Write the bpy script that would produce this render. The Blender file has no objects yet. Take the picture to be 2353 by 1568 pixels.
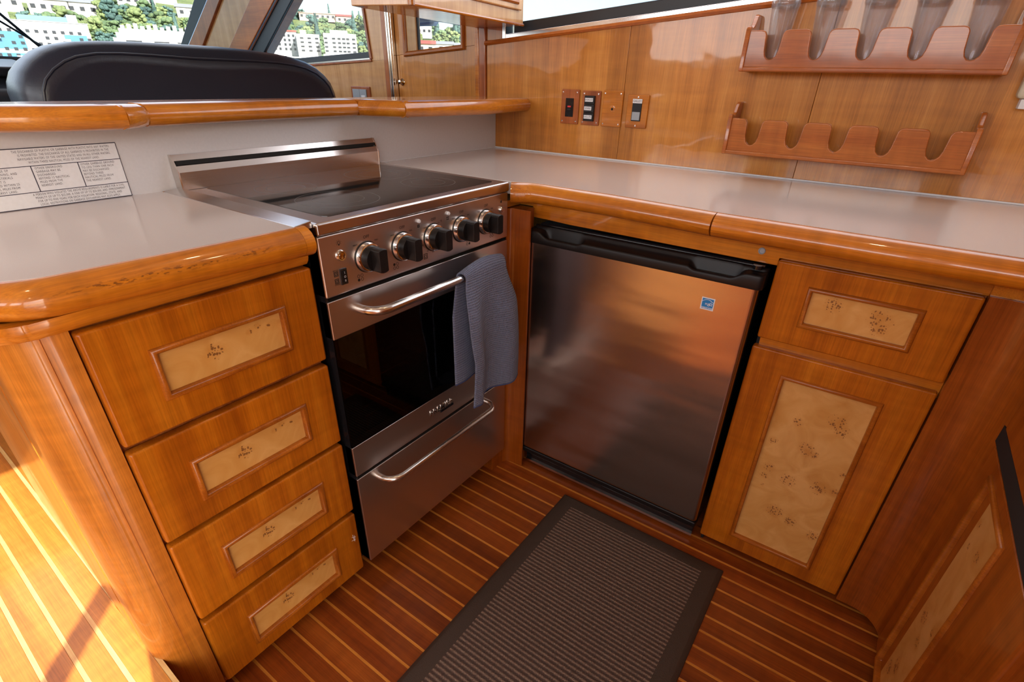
import bpy, bmesh, math, random
from mathutils import Vector, Matrix
random.seed(7)
C = bpy.context.scene.collection
scene = bpy.context.scene

# ------------------------------------------------------------------ camera
cam = bpy.data.cameras.new('camera')
camo = bpy.data.objects.new('camera', cam)
C.objects.link(camo)
R = ((0.8180200602, 0.5746826064, 0.0241471098),
     (0.3015590327, -0.3927425305, -0.8688011594),
     (-0.4898013178, 0.7179785558, -0.4945719993))
right, down, fwd = Vector(R[0]), Vector(R[1]), Vector(R[2])
M = Matrix((right, -down, -fwd)).transposed().to_4x4()
M.translation = Vector((1.08577, -1.43792, 1.12052))
camo.matrix_world = M
cam.sensor_width = 36.0
cam.lens = 36.0 * 1180.44 / 2353
cam.shift_x = -9.475 / 2353
cam.shift_y = 69.446 / 2353
cam.clip_start = 0.02
cam.clip_end = 2000
scene.camera = camo

# ------------------------------------------------------------------ world, sun, window light, exposure
SUN_DIR = Vector((-0.8357, 0.244, -0.492)).normalized()
world = bpy.data.worlds.new('world')
scene.world = world
world.use_nodes = True
wn = world.node_tree
wn.nodes.clear()
wo = wn.nodes.new('ShaderNodeOutputWorld')
wb = wn.nodes.new('ShaderNodeBackground')
ws = wn.nodes.new('ShaderNodeTexSky')
ws.sky_type = 'NISHITA'
ws.sun_disc = False
ws.sun_elevation = math.asin(0.492)
ws.sun_rotation = math.atan2(0.8357, -0.244)
ws.air_density = 1.0
ws.dust_density = 2.5
ws.ozone_density = 1.2
wb.inputs['Strength'].default_value = 0.33
wn.links.new(ws.outputs[0], wb.inputs[0])
wn.links.new(wb.outputs[0], wo.inputs[0])

def lamp(name, kind, loc, direction, energy, color=(1, 1, 1), **kw):
    l = bpy.data.lights.new(name, kind)
    l.energy = energy
    l.color = color
    for k, v in kw.items():
        setattr(l, k, v)
    o = bpy.data.objects.new(name, l)
    C.objects.link(o)
    o.location = loc
    o.rotation_euler = Vector(direction).to_track_quat('-Z', 'Y').to_euler()
    return o

lamp('sun', 'SUN', (6, -4, 6), SUN_DIR, 14.0, (1.0, 0.92, 0.78), angle=0.004)
DAY = (1.0, 0.985, 0.97)
PORT_WINDOWS = [(-0.75, 0.15), (0.40, 1.25), (1.45, 2.05)]
for x0, x1 in PORT_WINDOWS:
    lamp('window_daylight', 'AREA', ((x0 + x1) / 2, -2.99, 1.52), (0, 1, -0.12), 9.0 * (x1 - x0),
         DAY, shape='RECTANGLE', size=x1 - x0, size_y=0.46)
lamp('window_daylight', 'AREA', (2.19, -2.42, 1.15), (-1, 0.1, -0.1), 3.5, (1.0, 0.96, 0.90), shape='RECTANGLE', size=0.95, size_y=1.3)
lamp('window_daylight', 'AREA', (-1.15, -1.55, 1.50), (0.72, 0.0, -0.69), 9.0, DAY, shape='RECTANGLE', size=2.7, size_y=0.85)
lamp('window_daylight', 'AREA', (0.75, -0.03, 1.52), (0, -1, -0.25), 5.5, DAY, shape='RECTANGLE', size=1.35, size_y=0.42)
for (x, y) in [(0.55, -0.85), (1.10, -0.75), (0.45, -1.55), (1.3, -2.0)]:
    lamp('downlight', 'SPOT', (x, y, 1.885), (0, 0, -1), 2.5, (1.0, 0.72, 0.42), spot_size=2.3, spot_blend=0.8, shadow_soft_size=0.022)

scene.view_settings.view_transform = 'Standard'
scene.view_settings.look = 'None'
scene.view_settings.gamma = 1.0
scene.view_settings.use_curve_mapping = False
scene.view_settings.exposure = 0.0

# ------------------------------------------------------------------ mesh helper
class G:
    def __init__(self):
        self.bm = bmesh.new()

    def face(self, vs):
        try:
            return self.bm.faces.new(vs)
        except ValueError:
            return None

    def box(self, x0, x1, y0, y1, z0, z1):
        v = [self.bm.verts.new((x, y, z)) for x in (x0, x1) for y in (y0, y1) for z in (z0, z1)]
        for f in ((0, 1, 3, 2), (4, 6, 7, 5), (0, 4, 5, 1), (2, 3, 7, 6), (0, 2, 6, 4), (1, 5, 7, 3)):
            self.face([v[i] for i in f])
        return self

    def hexa(self, p):
        v = [self.bm.verts.new(q) for q in p]
        for f in ((0, 1, 2, 3), (4, 7, 6, 5), (0, 4, 5, 1), (1, 5, 6, 2), (2, 6, 7, 3), (3, 7, 4, 0)):
            self.face([v[i] for i in f])
        return self

    def prism(self, pts, axis, a0, a1):
        def mk(p, a):
            if axis == 'z': return (p[0], p[1], a)
            if axis == 'y': return (p[0], a, p[1])
            return (a, p[0], p[1])
        A = [self.bm.verts.new(mk(p, a0)) for p in pts]
        B = [self.bm.verts.new(mk(p, a1)) for p in pts]
        n = len(pts)
        self.face(A)
        self.face(B[::-1])
        for i in range(n):
            self.face([A[i], A[(i + 1) % n], B[(i + 1) % n], B[i]])
        return self

    def loft(self, rings, caps=True, closed_ring=True):
        rv = [[self.bm.verts.new(p) for p in r] for r in rings]
        n = len(rv[0])
        for a, b in zip(rv, rv[1:]):
            for i in range(n if closed_ring else n - 1):
                self.face([a[i], a[(i + 1) % n], b[(i + 1) % n], b[i]])
        if caps and closed_ring:
            self.face(rv[0])
            self.face(rv[-1][::-1])
        return self

    def tube(self, path, r, seg=12, caps=True):
        path = [Vector(p) for p in path]
        rings = []
        up = None
        for i, p in enumerate(path):
            t = (path[min(i + 1, len(path) - 1)] - path[max(i - 1, 0)]).normalized()
            if up is None:
                up = Vector((0, 0, 1)) if abs(t.z) < 0.9 else Vector((1, 0, 0))
            a = t.cross(up).normalized()
            up = a.cross(t).normalized()
            rr = r[i] if isinstance(r, (list, tuple)) else r
            rings.append([p + (a * math.cos(2 * math.pi * k / seg) + up * math.sin(2 * math.pi * k / seg)) * rr for k in range(seg)])
        return self.loft(rings, caps)

    def cyl(self, p0, p1, r0, r1=None, seg=24):
        r1 = r0 if r1 is None else r1
        return self.tube([p0, p1], [r0, r1], seg)

    def lathe(self, origin, axis, prof, seg=28):
        axis = Vector(axis).normalized()
        up = Vector((0, 0, 1)) if abs(axis.z) < 0.9 else Vector((1, 0, 0))
        a = axis.cross(up).normalized()
        b = a.cross(axis)
        rings = [[Vector(origin) + axis * h + (a * math.cos(2 * math.pi * k / seg) + b * math.sin(2 * math.pi * k / seg)) * max(r, 1e-5)
                  for k in range(seg)] for r, h in prof]
        return self.loft(rings, True)

    def sweep(self, path, prof, normal, closed=False, side=1):
        """prof: (offset outward, height along normal); outward = right of travel seen along -normal, times side"""
        N = Vector(normal).normalized()
        P = [Vector(p) for p in path]
        n = len(P)
        rings = []
        for i in range(n):
            if closed:
                d0 = (P[i] - P[i - 1]).normalized(); d1 = (P[(i + 1) % n] - P[i]).normalized()
            else:
                d0 = (P[i] - P[i - 1]).normalized() if i else (P[1] - P[0]).normalized()
                d1 = (P[i + 1] - P[i]).normalized() if i < n - 1 else d0
            n0 = d0.cross(N) * side; n1 = d1.cross(N) * side
            m = (n0 + n1)
            if m.length < 1e-6: m = n0.copy()
            m.normalize()
            m = m / max(0.35, m.dot(n0))
            rings.append([P[i] + m * o + N * h for o, h in prof])
        if closed:
            rv = [[self.bm.verts.new(p) for p in r] for r in rings]
            k = len(prof)
            for i in range(n):
                a, b = rv[i], rv[(i + 1) % n]
                for j in range(k):
                    self.face([a[j], a[(j + 1) % k], b[(j + 1) % k], b[j]])
            return self
        return self.loft(rings, True)

    def grid(self, fn, nu, nv):
        v = [[self.bm.verts.new(fn(i / nu, j / nv)) for j in range(nv + 1)] for i in range(nu + 1)]
        for i in range(nu):
            for j in range(nv):
                self.face([v[i][j], v[i + 1][j], v[i + 1][j + 1], v[i][j + 1]])
        return self

    def mesh(self, name, mat, sharp=35, uv=None):
        bm = self.bm
        bmesh.ops.recalc_face_normals(bm, faces=bm.faces)
        if uv:
            ax, ay, u0, u1, v0, v1 = uv
            L = bm.loops.layers.uv.new('UVMap')
            for f in bm.faces:
                for l in f.loops:
                    l[L].uv = ((l.vert.co[ax] - u0) / (u1 - u0), (l.vert.co[ay] - v0) / (v1 - v0))
        for f in bm.faces:
            f.smooth = True
        me = bpy.data.meshes.new(name)
        bm.to_mesh(me)
        bm.free()
        me.set_sharp_from_angle(angle=math.radians(sharp))
        if mat: me.materials.append(mat)
        return me


def link(name, me, parent=None):
    o = bpy.data.objects.new(name, me)
    C.objects.link(o)
    if parent is not None:
        o.parent = parent
        w = Matrix.Identity(4)
        p = parent
        while p is not None:
            w = p.matrix_basis @ w if p.parent is None else p.matrix_parent_inverse @ p.matrix_basis @ w
            p = p.parent
        o.matrix_parent_inverse = w.inverted()
    return o


def obj(name, g, mat, parent=None, bevel=0, seg=2, sharp=35, uv=None, label=None):
    o = link(name, g.mesh(name, mat, sharp, uv), parent)
    if bevel:
        m = o.modifiers.new('bevel', 'BEVEL')
        m.width = bevel; m.segments = seg; m.limit_method = 'ANGLE'; m.angle_limit = math.radians(40)
        m.harden_normals = True
    if label: o['label'] = label
    return o


def thing(name, label, cat, loc=(0, 0, 0), group=None):
    o = bpy.data.objects.new(name, None)
    o.empty_display_size = 0.05
    C.objects.link(o)
    o.location = loc
    o['label'] = label; o['category'] = cat
    if group: o['group'] = group
    return o


def tag(o, label, cat, group=None, kind=None):
    o['label'] = label; o['category'] = cat
    if group: o['group'] = group
    if kind: o['kind'] = kind
    return o


def struct(o, label=None):
    o['kind'] = 'structure'
    if label: o['label'] = label
    return o


def copy_tree(root, label=None, parent=None):
    c = root.copy(); C.objects.link(c)
    if parent is not None: c.parent = parent
    if label: c['label'] = label
    for ch in root.children: copy_tree(ch, None, c)
    return c


def text(name, s, size, origin, xdir, ydir, mat, parent, align='LEFT', extrude=0.0, spacing=1.0, line=1.0, bold=0.0):
    cu = bpy.data.curves.new(name, 'FONT')
    cu.body = s; cu.size = size; cu.align_x = align; cu.align_y = 'CENTER'
    cu.extrude = extrude; cu.space_character = spacing; cu.space_line = line; cu.offset = bold
    cu.resolution_u = 2
    cu.materials.append(mat)
    o = link(name, cu, parent)
    x, y = Vector(xdir), Vector(ydir)
    z = x.cross(y)
    m = Matrix((x, y, z)).transposed().to_4x4(); m.translation = Vector(origin)
    o.matrix_basis = m
    return o

# ------------------------------------------------------------------ materials
def mat_new(name):
    m = bpy.data.materials.new(name); m.use_nodes = True
    nt = m.node_tree
    return m, nt, nt.nodes['Principled BSDF']

def setp(b, **kw):
    names = dict(base='Base Color', rough='Roughness', metal='Metallic', spec='Specular IOR Level', coat='Coat Weight',
                 coatr='Coat Roughness', emis='Emission Color', emiss='Emission Strength', trans='Transmission Weight', ior='IOR',
                 sheen='Sheen Weight', aniso='Anisotropic')
    for k, v in kw.items():
        i = b.inputs[names[k]]
        i.default_value = (*v, 1.0) if isinstance(v, tuple) and len(v) == 3 else v

def plain(name, base, rough=0.5, metal=0.0, bump=0.0, bscale=200.0, **kw):
    m, nt, b = mat_new(name)
    setp(b, base=base, rough=rough, metal=metal, **kw)
    tc = nt.nodes.new('ShaderNodeTexCoord')
    n = nt.nodes.new('ShaderNodeTexNoise'); n.inputs['Scale'].default_value = bscale; n.inputs['Detail'].default_value = 3
    nt.links.new(tc.outputs['Object'], n.inputs['Vector'])
    mx = nt.nodes.new('ShaderNodeMixRGB'); mx.blend_type = 'MULTIPLY'; mx.inputs[0].default_value = 0.12
    mx.inputs[1].default_value = (*base, 1)
    nt.links.new(n.outputs['Fac'], mx.inputs[2])
    nt.links.new(mx.outputs[0], b.inputs['Base Color'])
    if bump:
        bp = nt.nodes.new('ShaderNodeBump'); bp.inputs['Strength'].default_value = bump; bp.inputs['Distance'].default_value = 0.001
        nt.links.new(n.outputs['Fac'], bp.inputs['Height']); nt.links.new(bp.outputs[0], b.inputs['Normal'])
    return m

def ramp(nt, stops):
    r = nt.nodes.new('ShaderNodeValToRGB')
    e = r.color_ramp.elements
    while len(e) > 1: e.remove(e[-1])
    e[0].position = stops[0][0]; e[0].color = (*stops[0][1], 1)
    for p, c in stops[1:]:
        k = e.new(p); k.color = (*c, 1)
    return r

def wood(name, dark, mid, light, axis='z', coat=0.6, rough=0.32, coatr=0.06, band=None, scale=1.0, wob=0.05, tone=0.18, stain=None):
    m, nt, b = mat_new(name)
    L = nt.links
    tc = nt.nodes.new('ShaderNodeTexCoord'); oi = nt.nodes.new('ShaderNodeObjectInfo')
    mul = nt.nodes.new('ShaderNodeMath'); mul.operation = 'MULTIPLY'; mul.inputs[1].default_value = 37.0
    L.new(oi.outputs['Random'], mul.inputs[0])
    add = nt.nodes.new('ShaderNodeVectorMath'); add.operation = 'ADD'
    L.new(tc.outputs['Object'], add.inputs[0]); L.new(mul.outputs[0], add.inputs[1])
    def mapped(along, across):
        mp = nt.nodes.new('ShaderNodeMapping')
        s = {'x': (along, across, across), 'y': (across, along, across), 'z': (across, across, along)}[axis]
        mp.inputs['Scale'].default_value = tuple(v * scale for v in s)
        L.new(add.outputs[0], mp.inputs[0])
        return mp
    n1 = nt.nodes.new('ShaderNodeTexNoise'); n1.inputs['Scale'].default_value = 1.0
    n1.inputs['Detail'].default_value = 5; n1.inputs['Roughness'].default_value = 0.55; n1.inputs['Distortion'].default_value = 0.4
    L.new(mapped(1.4, 26).outputs[0], n1.inputs['Vector'])
    n2 = nt.nodes.new('ShaderNodeTexNoise'); n2.inputs['Scale'].default_value = 1.0; n2.inputs['Detail'].default_value = 3
    L.new(mapped(14, 520).outputs[0], n2.inputs['Vector'])
    n3 = nt.nodes.new('ShaderNodeTexNoise'); n3.inputs['Scale'].default_value = 1.0; n3.inputs['Detail'].default_value = 2
    L.new(mapped(55, 9).outputs[0], n3.inputs['Vector'])
    r = ramp(nt, [(0.28, dark), (0.5, mid), (0.72, light)])
    L.new(n1.outputs['Fac'], r.inputs[0])
    m1 = nt.nodes.new('ShaderNodeMixRGB'); m1.blend_type = 'OVERLAY'; m1.inputs[0].default_value = 0.40
    L.new(r.outputs[0], m1.inputs[1]); L.new(n2.outputs['Fac'], m1.inputs[2])
    m2 = nt.nodes.new('ShaderNodeMixRGB'); m2.blend_type = 'OVERLAY'; m2.inputs[0].default_value = 0.22
    L.new(m1.outputs[0], m2.inputs[1]); L.new(n3.outputs['Fac'], m2.inputs[2])
    hsv = nt.nodes.new('ShaderNodeHueSaturation')
    L.new(m2.outputs[0], hsv.inputs['Color'])
    v = nt.nodes.new('ShaderNodeMapRange'); v.inputs['To Min'].default_value = 1.0 - tone; v.inputs['To Max'].default_value = 1.0 + tone
    if band:                                    # veneer leaves side by side along world X
        sx = nt.nodes.new('ShaderNodeSeparateXYZ'); L.new(tc.outputs['Object'], sx.inputs[0])
        dv = nt.nodes.new('ShaderNodeMath'); dv.operation = 'DIVIDE'; dv.inputs[1].default_value = band
        fl = nt.nodes.new('ShaderNodeMath'); fl.operation = 'FLOOR'
        L.new(sx.outputs[0], dv.inputs[0]); L.new(dv.outputs[0], fl.inputs[0])
        wnz = nt.nodes.new('ShaderNodeTexWhiteNoise'); wnz.noise_dimensions = '1D'
        L.new(fl.outputs[0], wnz.inputs['W']); L.new(wnz.outputs['Value'], v.inputs['Value'])
    else:
        L.new(oi.outputs['Random'], v.inputs['Value'])
    L.new(v.outputs[0], hsv.inputs['Value'])
    col = hsv.outputs[0]
    if stain:
        y0, y1, z0, z1 = stain
        ss = nt.nodes.new('ShaderNodeSeparateXYZ'); L.new(tc.outputs['Object'], ss.inputs[0])
        mp = nt.nodes.new('ShaderNodeMapping'); mp.inputs['Scale'].default_value = (30, 130, 420); L.new(tc.outputs['Object'], mp.inputs[0])
        sn = nt.nodes.new('ShaderNodeTexNoise'); sn.inputs['Scale'].default_value = 1; sn.inputs['Detail'].default_value = 3; L.new(mp.outputs[0], sn.inputs['Vector'])
        def band_(sock, a, b_, soft):
            c = nt.nodes.new('ShaderNodeMath'); c.operation = 'SUBTRACT'; c.inputs[1].default_value = (a + b_) / 2; L.new(sock, c.inputs[0])
            d = nt.nodes.new('ShaderNodeMath'); d.operation = 'ABSOLUTE'; L.new(c.outputs[0], d.inputs[0])
            e = nt.nodes.new('ShaderNodeMapRange'); e.inputs['From Min'].default_value = (b_ - a) / 2 + soft; e.inputs['From Max'].default_value = (b_ - a) / 2 - soft
            L.new(d.outputs[0], e.inputs['Value']); return e.outputs[0]
        q = nt.nodes.new('ShaderNodeMath'); q.operation = 'MULTIPLY'; L.new(band_(ss.outputs[1], y0, y1, 0.03), q.inputs[0]); L.new(band_(ss.outputs[2], z0, z1, 0.002), q.inputs[1])
        st_ = nt.nodes.new('ShaderNodeMapRange'); st_.inputs['From Min'].default_value = 0.54; st_.inputs['From Max'].default_value = 0.62; L.new(sn.outputs['Fac'], st_.inputs['Value'])
        q2 = nt.nodes.new('ShaderNodeMath'); q2.operation = 'MULTIPLY'; L.new(q.outputs[0], q2.inputs[0]); L.new(st_.outputs[0], q2.inputs[1])
        q3 = nt.nodes.new('ShaderNodeMath'); q3.operation = 'MULTIPLY'; q3.inputs[1].default_value = 0.75; L.new(q2.outputs[0], q3.inputs[0])
        mxs = nt.nodes.new('ShaderNodeMixRGB'); mxs.inputs[2].default_value = (0.09, 0.025, 0.006, 1); L.new(q3.outputs[0], mxs.inputs[0]); L.new(col, mxs.inputs[1]); col = mxs.outputs[0]
    L.new(col, b.inputs['Base Color'])
    setp(b, rough=rough, coat=coat, coatr=coatr, spec=0.28)
    nb = nt.nodes.new('ShaderNodeTexNoise'); nb.inputs['Scale'].default_value = 9.0; nb.inputs['Detail'].default_value = 2
    L.new(tc.outputs['Object'], nb.inputs['Vector'])
    bp = nt.nodes.new('ShaderNodeBump'); bp.inputs['Strength'].default_value = wob; bp.inputs['Distance'].default_value = 0.01
    L.new(nb.outputs['Fac'], bp.inputs['Height'])
    L.new(bp.outputs[0], b.inputs['Coat Normal'])
    return m

def burl(name, W, H, clusters, base=((0.64, 0.325, 0.085), (0.71, 0.385, 0.12), (0.56, 0.25, 0.050))):
    """pale burl veneer with clusters (u, v, radius in metres) of dark eyes"""
    m, nt, b = mat_new(name)
    L = nt.links
    tc = nt.nodes.new('ShaderNodeTexCoord')
    mp = nt.nodes.new('ShaderNodeMapping'); mp.inputs['Scale'].default_value = (W, H, 1)
    L.new(tc.outputs['UV'], mp.inputs[0])
    n = nt.nodes.new('ShaderNodeTexNoise'); n.inputs['Scale'].default_value = 15; n.inputs['Detail'].default_value = 5
    n.inputs['Distortion'].default_value = 1.2; n.inputs['Roughness'].default_value = 0.5
    L.new(mp.outputs[0], n.inputs['Vector'])
    r = ramp(nt, [(0.25, base[2]), (0.45, base[0]), (0.62, base[1]), (0.8, base[0])])
    L.new(n.outputs['Fac'], r.inputs[0])
    mask = None
    nw = nt.nodes.new('ShaderNodeTexNoise'); nw.inputs['Scale'].default_value = 70; nw.inputs['Detail'].default_value = 2
    L.new(mp.outputs[0], nw.inputs['Vector'])
    for u, vv, rad in clusters:
        d = nt.nodes.new('ShaderNodeVectorMath'); d.operation = 'DISTANCE'; d.inputs[1].default_value = (u * W, vv * H, 0)
        L.new(mp.outputs[0], d.inputs[0])
        mr = nt.nodes.new('ShaderNodeMapRange'); mr.inputs['From Min'].default_value = rad * 1.15; mr.inputs['From Max'].default_value = rad * 0.55
        L.new(d.outputs['Value'], mr.inputs['Value'])
        if mask is None: mask = mr.outputs[0]
        else:
            mxn = nt.nodes.new('ShaderNodeMath'); mxn.operation = 'MAXIMUM'
            L.new(mask, mxn.inputs[0]); L.new(mr.outputs[0], mxn.inputs[1]); mask = mxn.outputs[0]
    vo = nt.nodes.new('ShaderNodeTexVoronoi'); vo.voronoi_dimensions = '2D'; vo.inputs['Scale'].default_value = 225
    wv = nt.nodes.new('ShaderNodeVectorMath'); wv.operation = 'MULTIPLY_ADD'; wv.inputs[1].default_value = (0.005, 0.005, 0)
    L.new(nw.outputs['Color'], wv.inputs[0]); L.new(mp.outputs[0], wv.inputs[2])
    L.new(wv.outputs[0], vo.inputs['Vector'])
    sc = nt.nodes.new('ShaderNodeSeparateColor'); L.new(vo.outputs['Color'], sc.inputs[0])
    th = nt.nodes.new('ShaderNodeMapRange'); th.inputs['From Min'].default_value = 0.22; th.inputs['From Max'].default_value = 1.0
    th.inputs['To Min'].default_value = 0.0; th.inputs['To Max'].default_value = 0.66
    L.new(sc.outputs[0], th.inputs['Value'])
    tm = nt.nodes.new('ShaderNodeMath'); tm.operation = 'MULTIPLY'; L.new(th.outputs[0], tm.inputs[0]); L.new(mask, tm.inputs[1])
    df = nt.nodes.new('ShaderNodeMath'); df.operation = 'SUBTRACT'; L.new(tm.outputs[0], df.inputs[0]); L.new(vo.outputs['Distance'], df.inputs[1])
    ss = nt.nodes.new('ShaderNodeMapRange'); ss.inputs['From Min'].default_value = 0.0; ss.inputs['From Max'].default_value = 0.10
    L.new(df.outputs[0], ss.inputs['Value'])
    halo = nt.nodes.new('ShaderNodeMixRGB'); halo.blend_type = 'MULTIPLY'; halo.inputs[2].default_value = (0.86, 0.74, 0.55, 1)
    hm = nt.nodes.new('ShaderNodeMath'); hm.operation = 'MULTIPLY'; L.new(mask, hm.inputs[0]); L.new(nw.outputs['Fac'], hm.inputs[1])
    L.new(hm.outputs[0], halo.inputs[0]); L.new(r.outputs[0], halo.inputs[1])
    mx = nt.nodes.new('ShaderNodeMixRGB'); mx.inputs[2].default_value = (0.19, 0.072, 0.020, 1)
    sm = nt.nodes.new('ShaderNodeMath'); sm.operation = 'MULTIPLY'; sm.inputs[1].default_value = 0.88
    L.new(ss.outputs[0], sm.inputs[0])
    L.new(sm.outputs[0], mx.inputs[0]); L.new(halo.outputs[0], mx.inputs[1])
    L.new(mx.outputs[0], b.inputs['Base Color'])
    setp(b, rough=0.35, coat=0.5, coatr=0.1)
    return m

def steel(name, base=(0.68, 0.65, 0.64), rough=0.27, streak='y', wave=0.0, wdist=0.01):
    m, nt, b = mat_new(name)
    L = nt.links
    setp(b, base=base, metal=1.0, rough=rough)
    tc = nt.nodes.new('ShaderNodeTexCoord')
    mp = nt.nodes.new('ShaderNodeMapping')
    mp.inputs['Scale'].default_value = {'x': (6, 900, 900), 'y': (900, 6, 900), 'z': (900, 900, 6)}[streak]
    L.new(tc.outputs['Object'], mp.inputs[0])
    n = nt.nodes.new('ShaderNodeTexNoise'); n.inputs['Scale'].default_value = 1; n.inputs['Detail'].default_value = 2
    L.new(mp.outputs[0], n.inputs['Vector'])
    mr = nt.nodes.new('ShaderNodeMapRange'); mr.inputs['To Min'].default_value = rough - 0.03; mr.inputs['To Max'].default_value = rough + 0.04
    L.new(n.outputs['Fac'], mr.inputs['Value']); L.new(mr.outputs[0], b.inputs['Roughness'])
    bp = nt.nodes.new('ShaderNodeBump'); bp.inputs['Strength'].default_value = 0.003; bp.inputs['Distance'].default_value = 0.0004
    L.new(n.outputs['Fac'], bp.inputs['Height'])
    last = bp
    if wave:
        mp2 = nt.nodes.new('ShaderNodeMapping'); mp2.inputs['Scale'].default_value = (2.0, 2.0, 11.0)
        L.new(tc.outputs['Object'], mp2.inputs[0])
        n2 = nt.nodes.new('ShaderNodeTexNoise'); n2.inputs['Scale'].default_value = 1.0; n2.inputs['Detail'].default_value = 1.5
        L.new(mp2.outputs[0], n2.inputs['Vector'])
        b2 = nt.nodes.new('ShaderNodeBump'); b2.inputs['Strength'].default_value = wave; b2.inputs['Distance'].default_value = wdist
        L.new(n2.outputs['Fac'], b2.inputs['Height']); L.new(bp.outputs[0], b2.inputs['Normal']); last = b2
    L.new(last.outputs[0], b.inputs['Normal'])
    return m

def glass(name, tint=(0.97, 0.985, 0.985), refl=1.0, rough=0.0, milky=0.0):
    m = bpy.data.materials.new(name); m.use_nodes = True
    nt = m.node_tree; nt.nodes.clear()
    o = nt.nodes.new('ShaderNodeOutputMaterial'); mx = nt.nodes.new('ShaderNodeMixShader')
    t = nt.nodes.new('ShaderNodeBsdfTransparent'); t.inputs[0].default_value = (*tint, 1)
    g = nt.nodes.new('ShaderNodeBsdfGlossy'); g.inputs['Roughness'].default_value = rough
    lw = nt.nodes.new('ShaderNodeLayerWeight'); lw.inputs[0].default_value = 0.5
    pw = nt.nodes.new('ShaderNodeMath'); pw.operation = 'POWER'; pw.inputs[1].default_value = 5.0
    mu = nt.nodes.new('ShaderNodeMath'); mu.operation = 'MULTIPLY_ADD'; mu.inputs[1].default_value = 0.9; mu.inputs[2].default_value = 0.04 * refl
    nt.links.new(lw.outputs['Facing'], pw.inputs[0]); nt.links.new(pw.outputs[0], mu.inputs[0]); nt.links.new(mu.outputs[0], mx.inputs[0])
    nt.links.new(t.outputs[0], mx.inputs[1]); nt.links.new(g.outputs[0], mx.inputs[2]); nt.links.new(mx.outputs[0], o.inputs[0])
    if milky:
        m2 = nt.nodes.new('ShaderNodeMixShader'); m2.inputs[0].default_value = milky
        df = nt.nodes.new('ShaderNodeBsdfDiffuse'); df.inputs[0].default_value = (0.9, 0.9, 0.95, 1)
        nt.links.new(mx.outputs[0], m2.inputs[1]); nt.links.new(df.outputs[0], m2.inputs[2]); nt.links.new(m2.outputs[0], o.inputs[0])
    return m

W_DR = wood('cherry_varnish_vertical', (0.26, 0.058, 0.002), (0.41, 0.110, 0.004), (0.51, 0.160, 0.008), 'z', tone=0.06, coat=0.28)
W_DRY = wood('cherry_varnish_lengthwise', (0.32, 0.085, 0.005), (0.50, 0.155, 0.008), (0.60, 0.215, 0.018), 'y', coat=0.8, tone=0.06)
W_NOSE = wood('cherry_nosing_worn', (0.32, 0.085, 0.005), (0.50, 0.155, 0.008), (0.60, 0.215, 0.018), 'y', coat=0.8, tone=0.06, stain=(-1.29, -1.06, 0.908, 0.9145))
W_DRX = wood('cherry_varnish_crosswise', (0.32, 0.085, 0.005), (0.50, 0.155, 0.008), (0.60, 0.215, 0.018), 'x', coat=0.8, tone=0.06)
W_POST = wood('cherry_post', (0.30, 0.085, 0.008), (0.44, 0.145, 0.016), (0.54, 0.205, 0.032), 'z', coat=0.5, tone=0.12, scale=1.3)
W_WALL = wood('veneer_wall', (0.40, 0.140, 0.018), (0.54, 0.210, 0.034), (0.64, 0.275, 0.056), 'z', coat=0.75, coatr=0.04, band=0.093, tone=0.10, wob=0.10)
W_PALE = wood('veneer_pale_painted_glare', (0.50, 0.24, 0.08), (0.62, 0.33, 0.13), (0.72, 0.42, 0.20), 'z', coat=0.9, coatr=0.05, tone=0.06)  # sun and window glare put into the colour of cabinet, reveal and pillar
W_DARK = wood('mahogany_trim', (0.24, 0.055, 0.012), (0.36, 0.095, 0.022), (0.45, 0.14, 0.035), 'z', coat=0.7, tone=0.06)
W_RACK = wood('mahogany_rack', (0.28, 0.065, 0.010), (0.40, 0.110, 0.018), (0.48, 0.155, 0.030), 'x', coat=0.7, coatr=0.08, tone=0.05)
W_BEAD = wood('bead_moulding', (0.24, 0.055, 0.004), (0.34, 0.090, 0.007), (0.42, 0.125, 0.012), 'x', coat=0.35, tone=0.05)
W_RED = wood('cherry_painted_shade', (0.20, 0.040, 0.003), (0.30, 0.068, 0.005), (0.37, 0.098, 0.010), 'z', coat=0.4, tone=0.05)  # cherry darkened so the colour carries the shade of the low right corner
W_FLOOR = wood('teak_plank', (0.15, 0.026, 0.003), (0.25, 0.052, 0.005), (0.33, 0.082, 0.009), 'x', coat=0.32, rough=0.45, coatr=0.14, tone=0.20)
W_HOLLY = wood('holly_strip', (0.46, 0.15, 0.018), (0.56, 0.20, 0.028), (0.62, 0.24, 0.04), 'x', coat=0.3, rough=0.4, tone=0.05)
W_HOLLY2 = wood('holly_strip_painted_sun', (0.68, 0.42, 0.15), (0.76, 0.50, 0.20), (0.82, 0.56, 0.25), 'x', coat=0.4, rough=0.4, tone=0.05)  # brighter copy of the holly, sunlight put into its colour
W_FLOOR2 = wood('teak_plank_painted_sun', (0.38, 0.120, 0.018), (0.52, 0.195, 0.030), (0.62, 0.270, 0.052), 'x', coat=0.55, rough=0.4, coatr=0.12, tone=0.14)  # lighter copy of the teak, sun patch brightness put into its colour
M_TOP = plain('laminate_top', (0.66, 0.60, 0.575), 0.16, bump=0.02, bscale=900, coat=0.3, coatr=0.12)
M_SPLASH = plain('laminate_splash', (0.66, 0.65, 0.67), 0.30)
M_WHITE = plain('white_enamel', (0.86, 0.85, 0.84), 0.3)
M_CEIL = plain('headliner', (0.62, 0.59, 0.55), 0.8, bump=0.2, bscale=60)
M_BLACK = plain('black_plastic', (0.008, 0.0065, 0.007), 0.42, bump=0.04, bscale=900, spec=0.35)
M_BLACKS = plain('black_gloss', (0.010, 0.010, 0.012), 0.12)
M_VOID = plain('black_recess', (0.006, 0.005, 0.005), 0.8)
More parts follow.
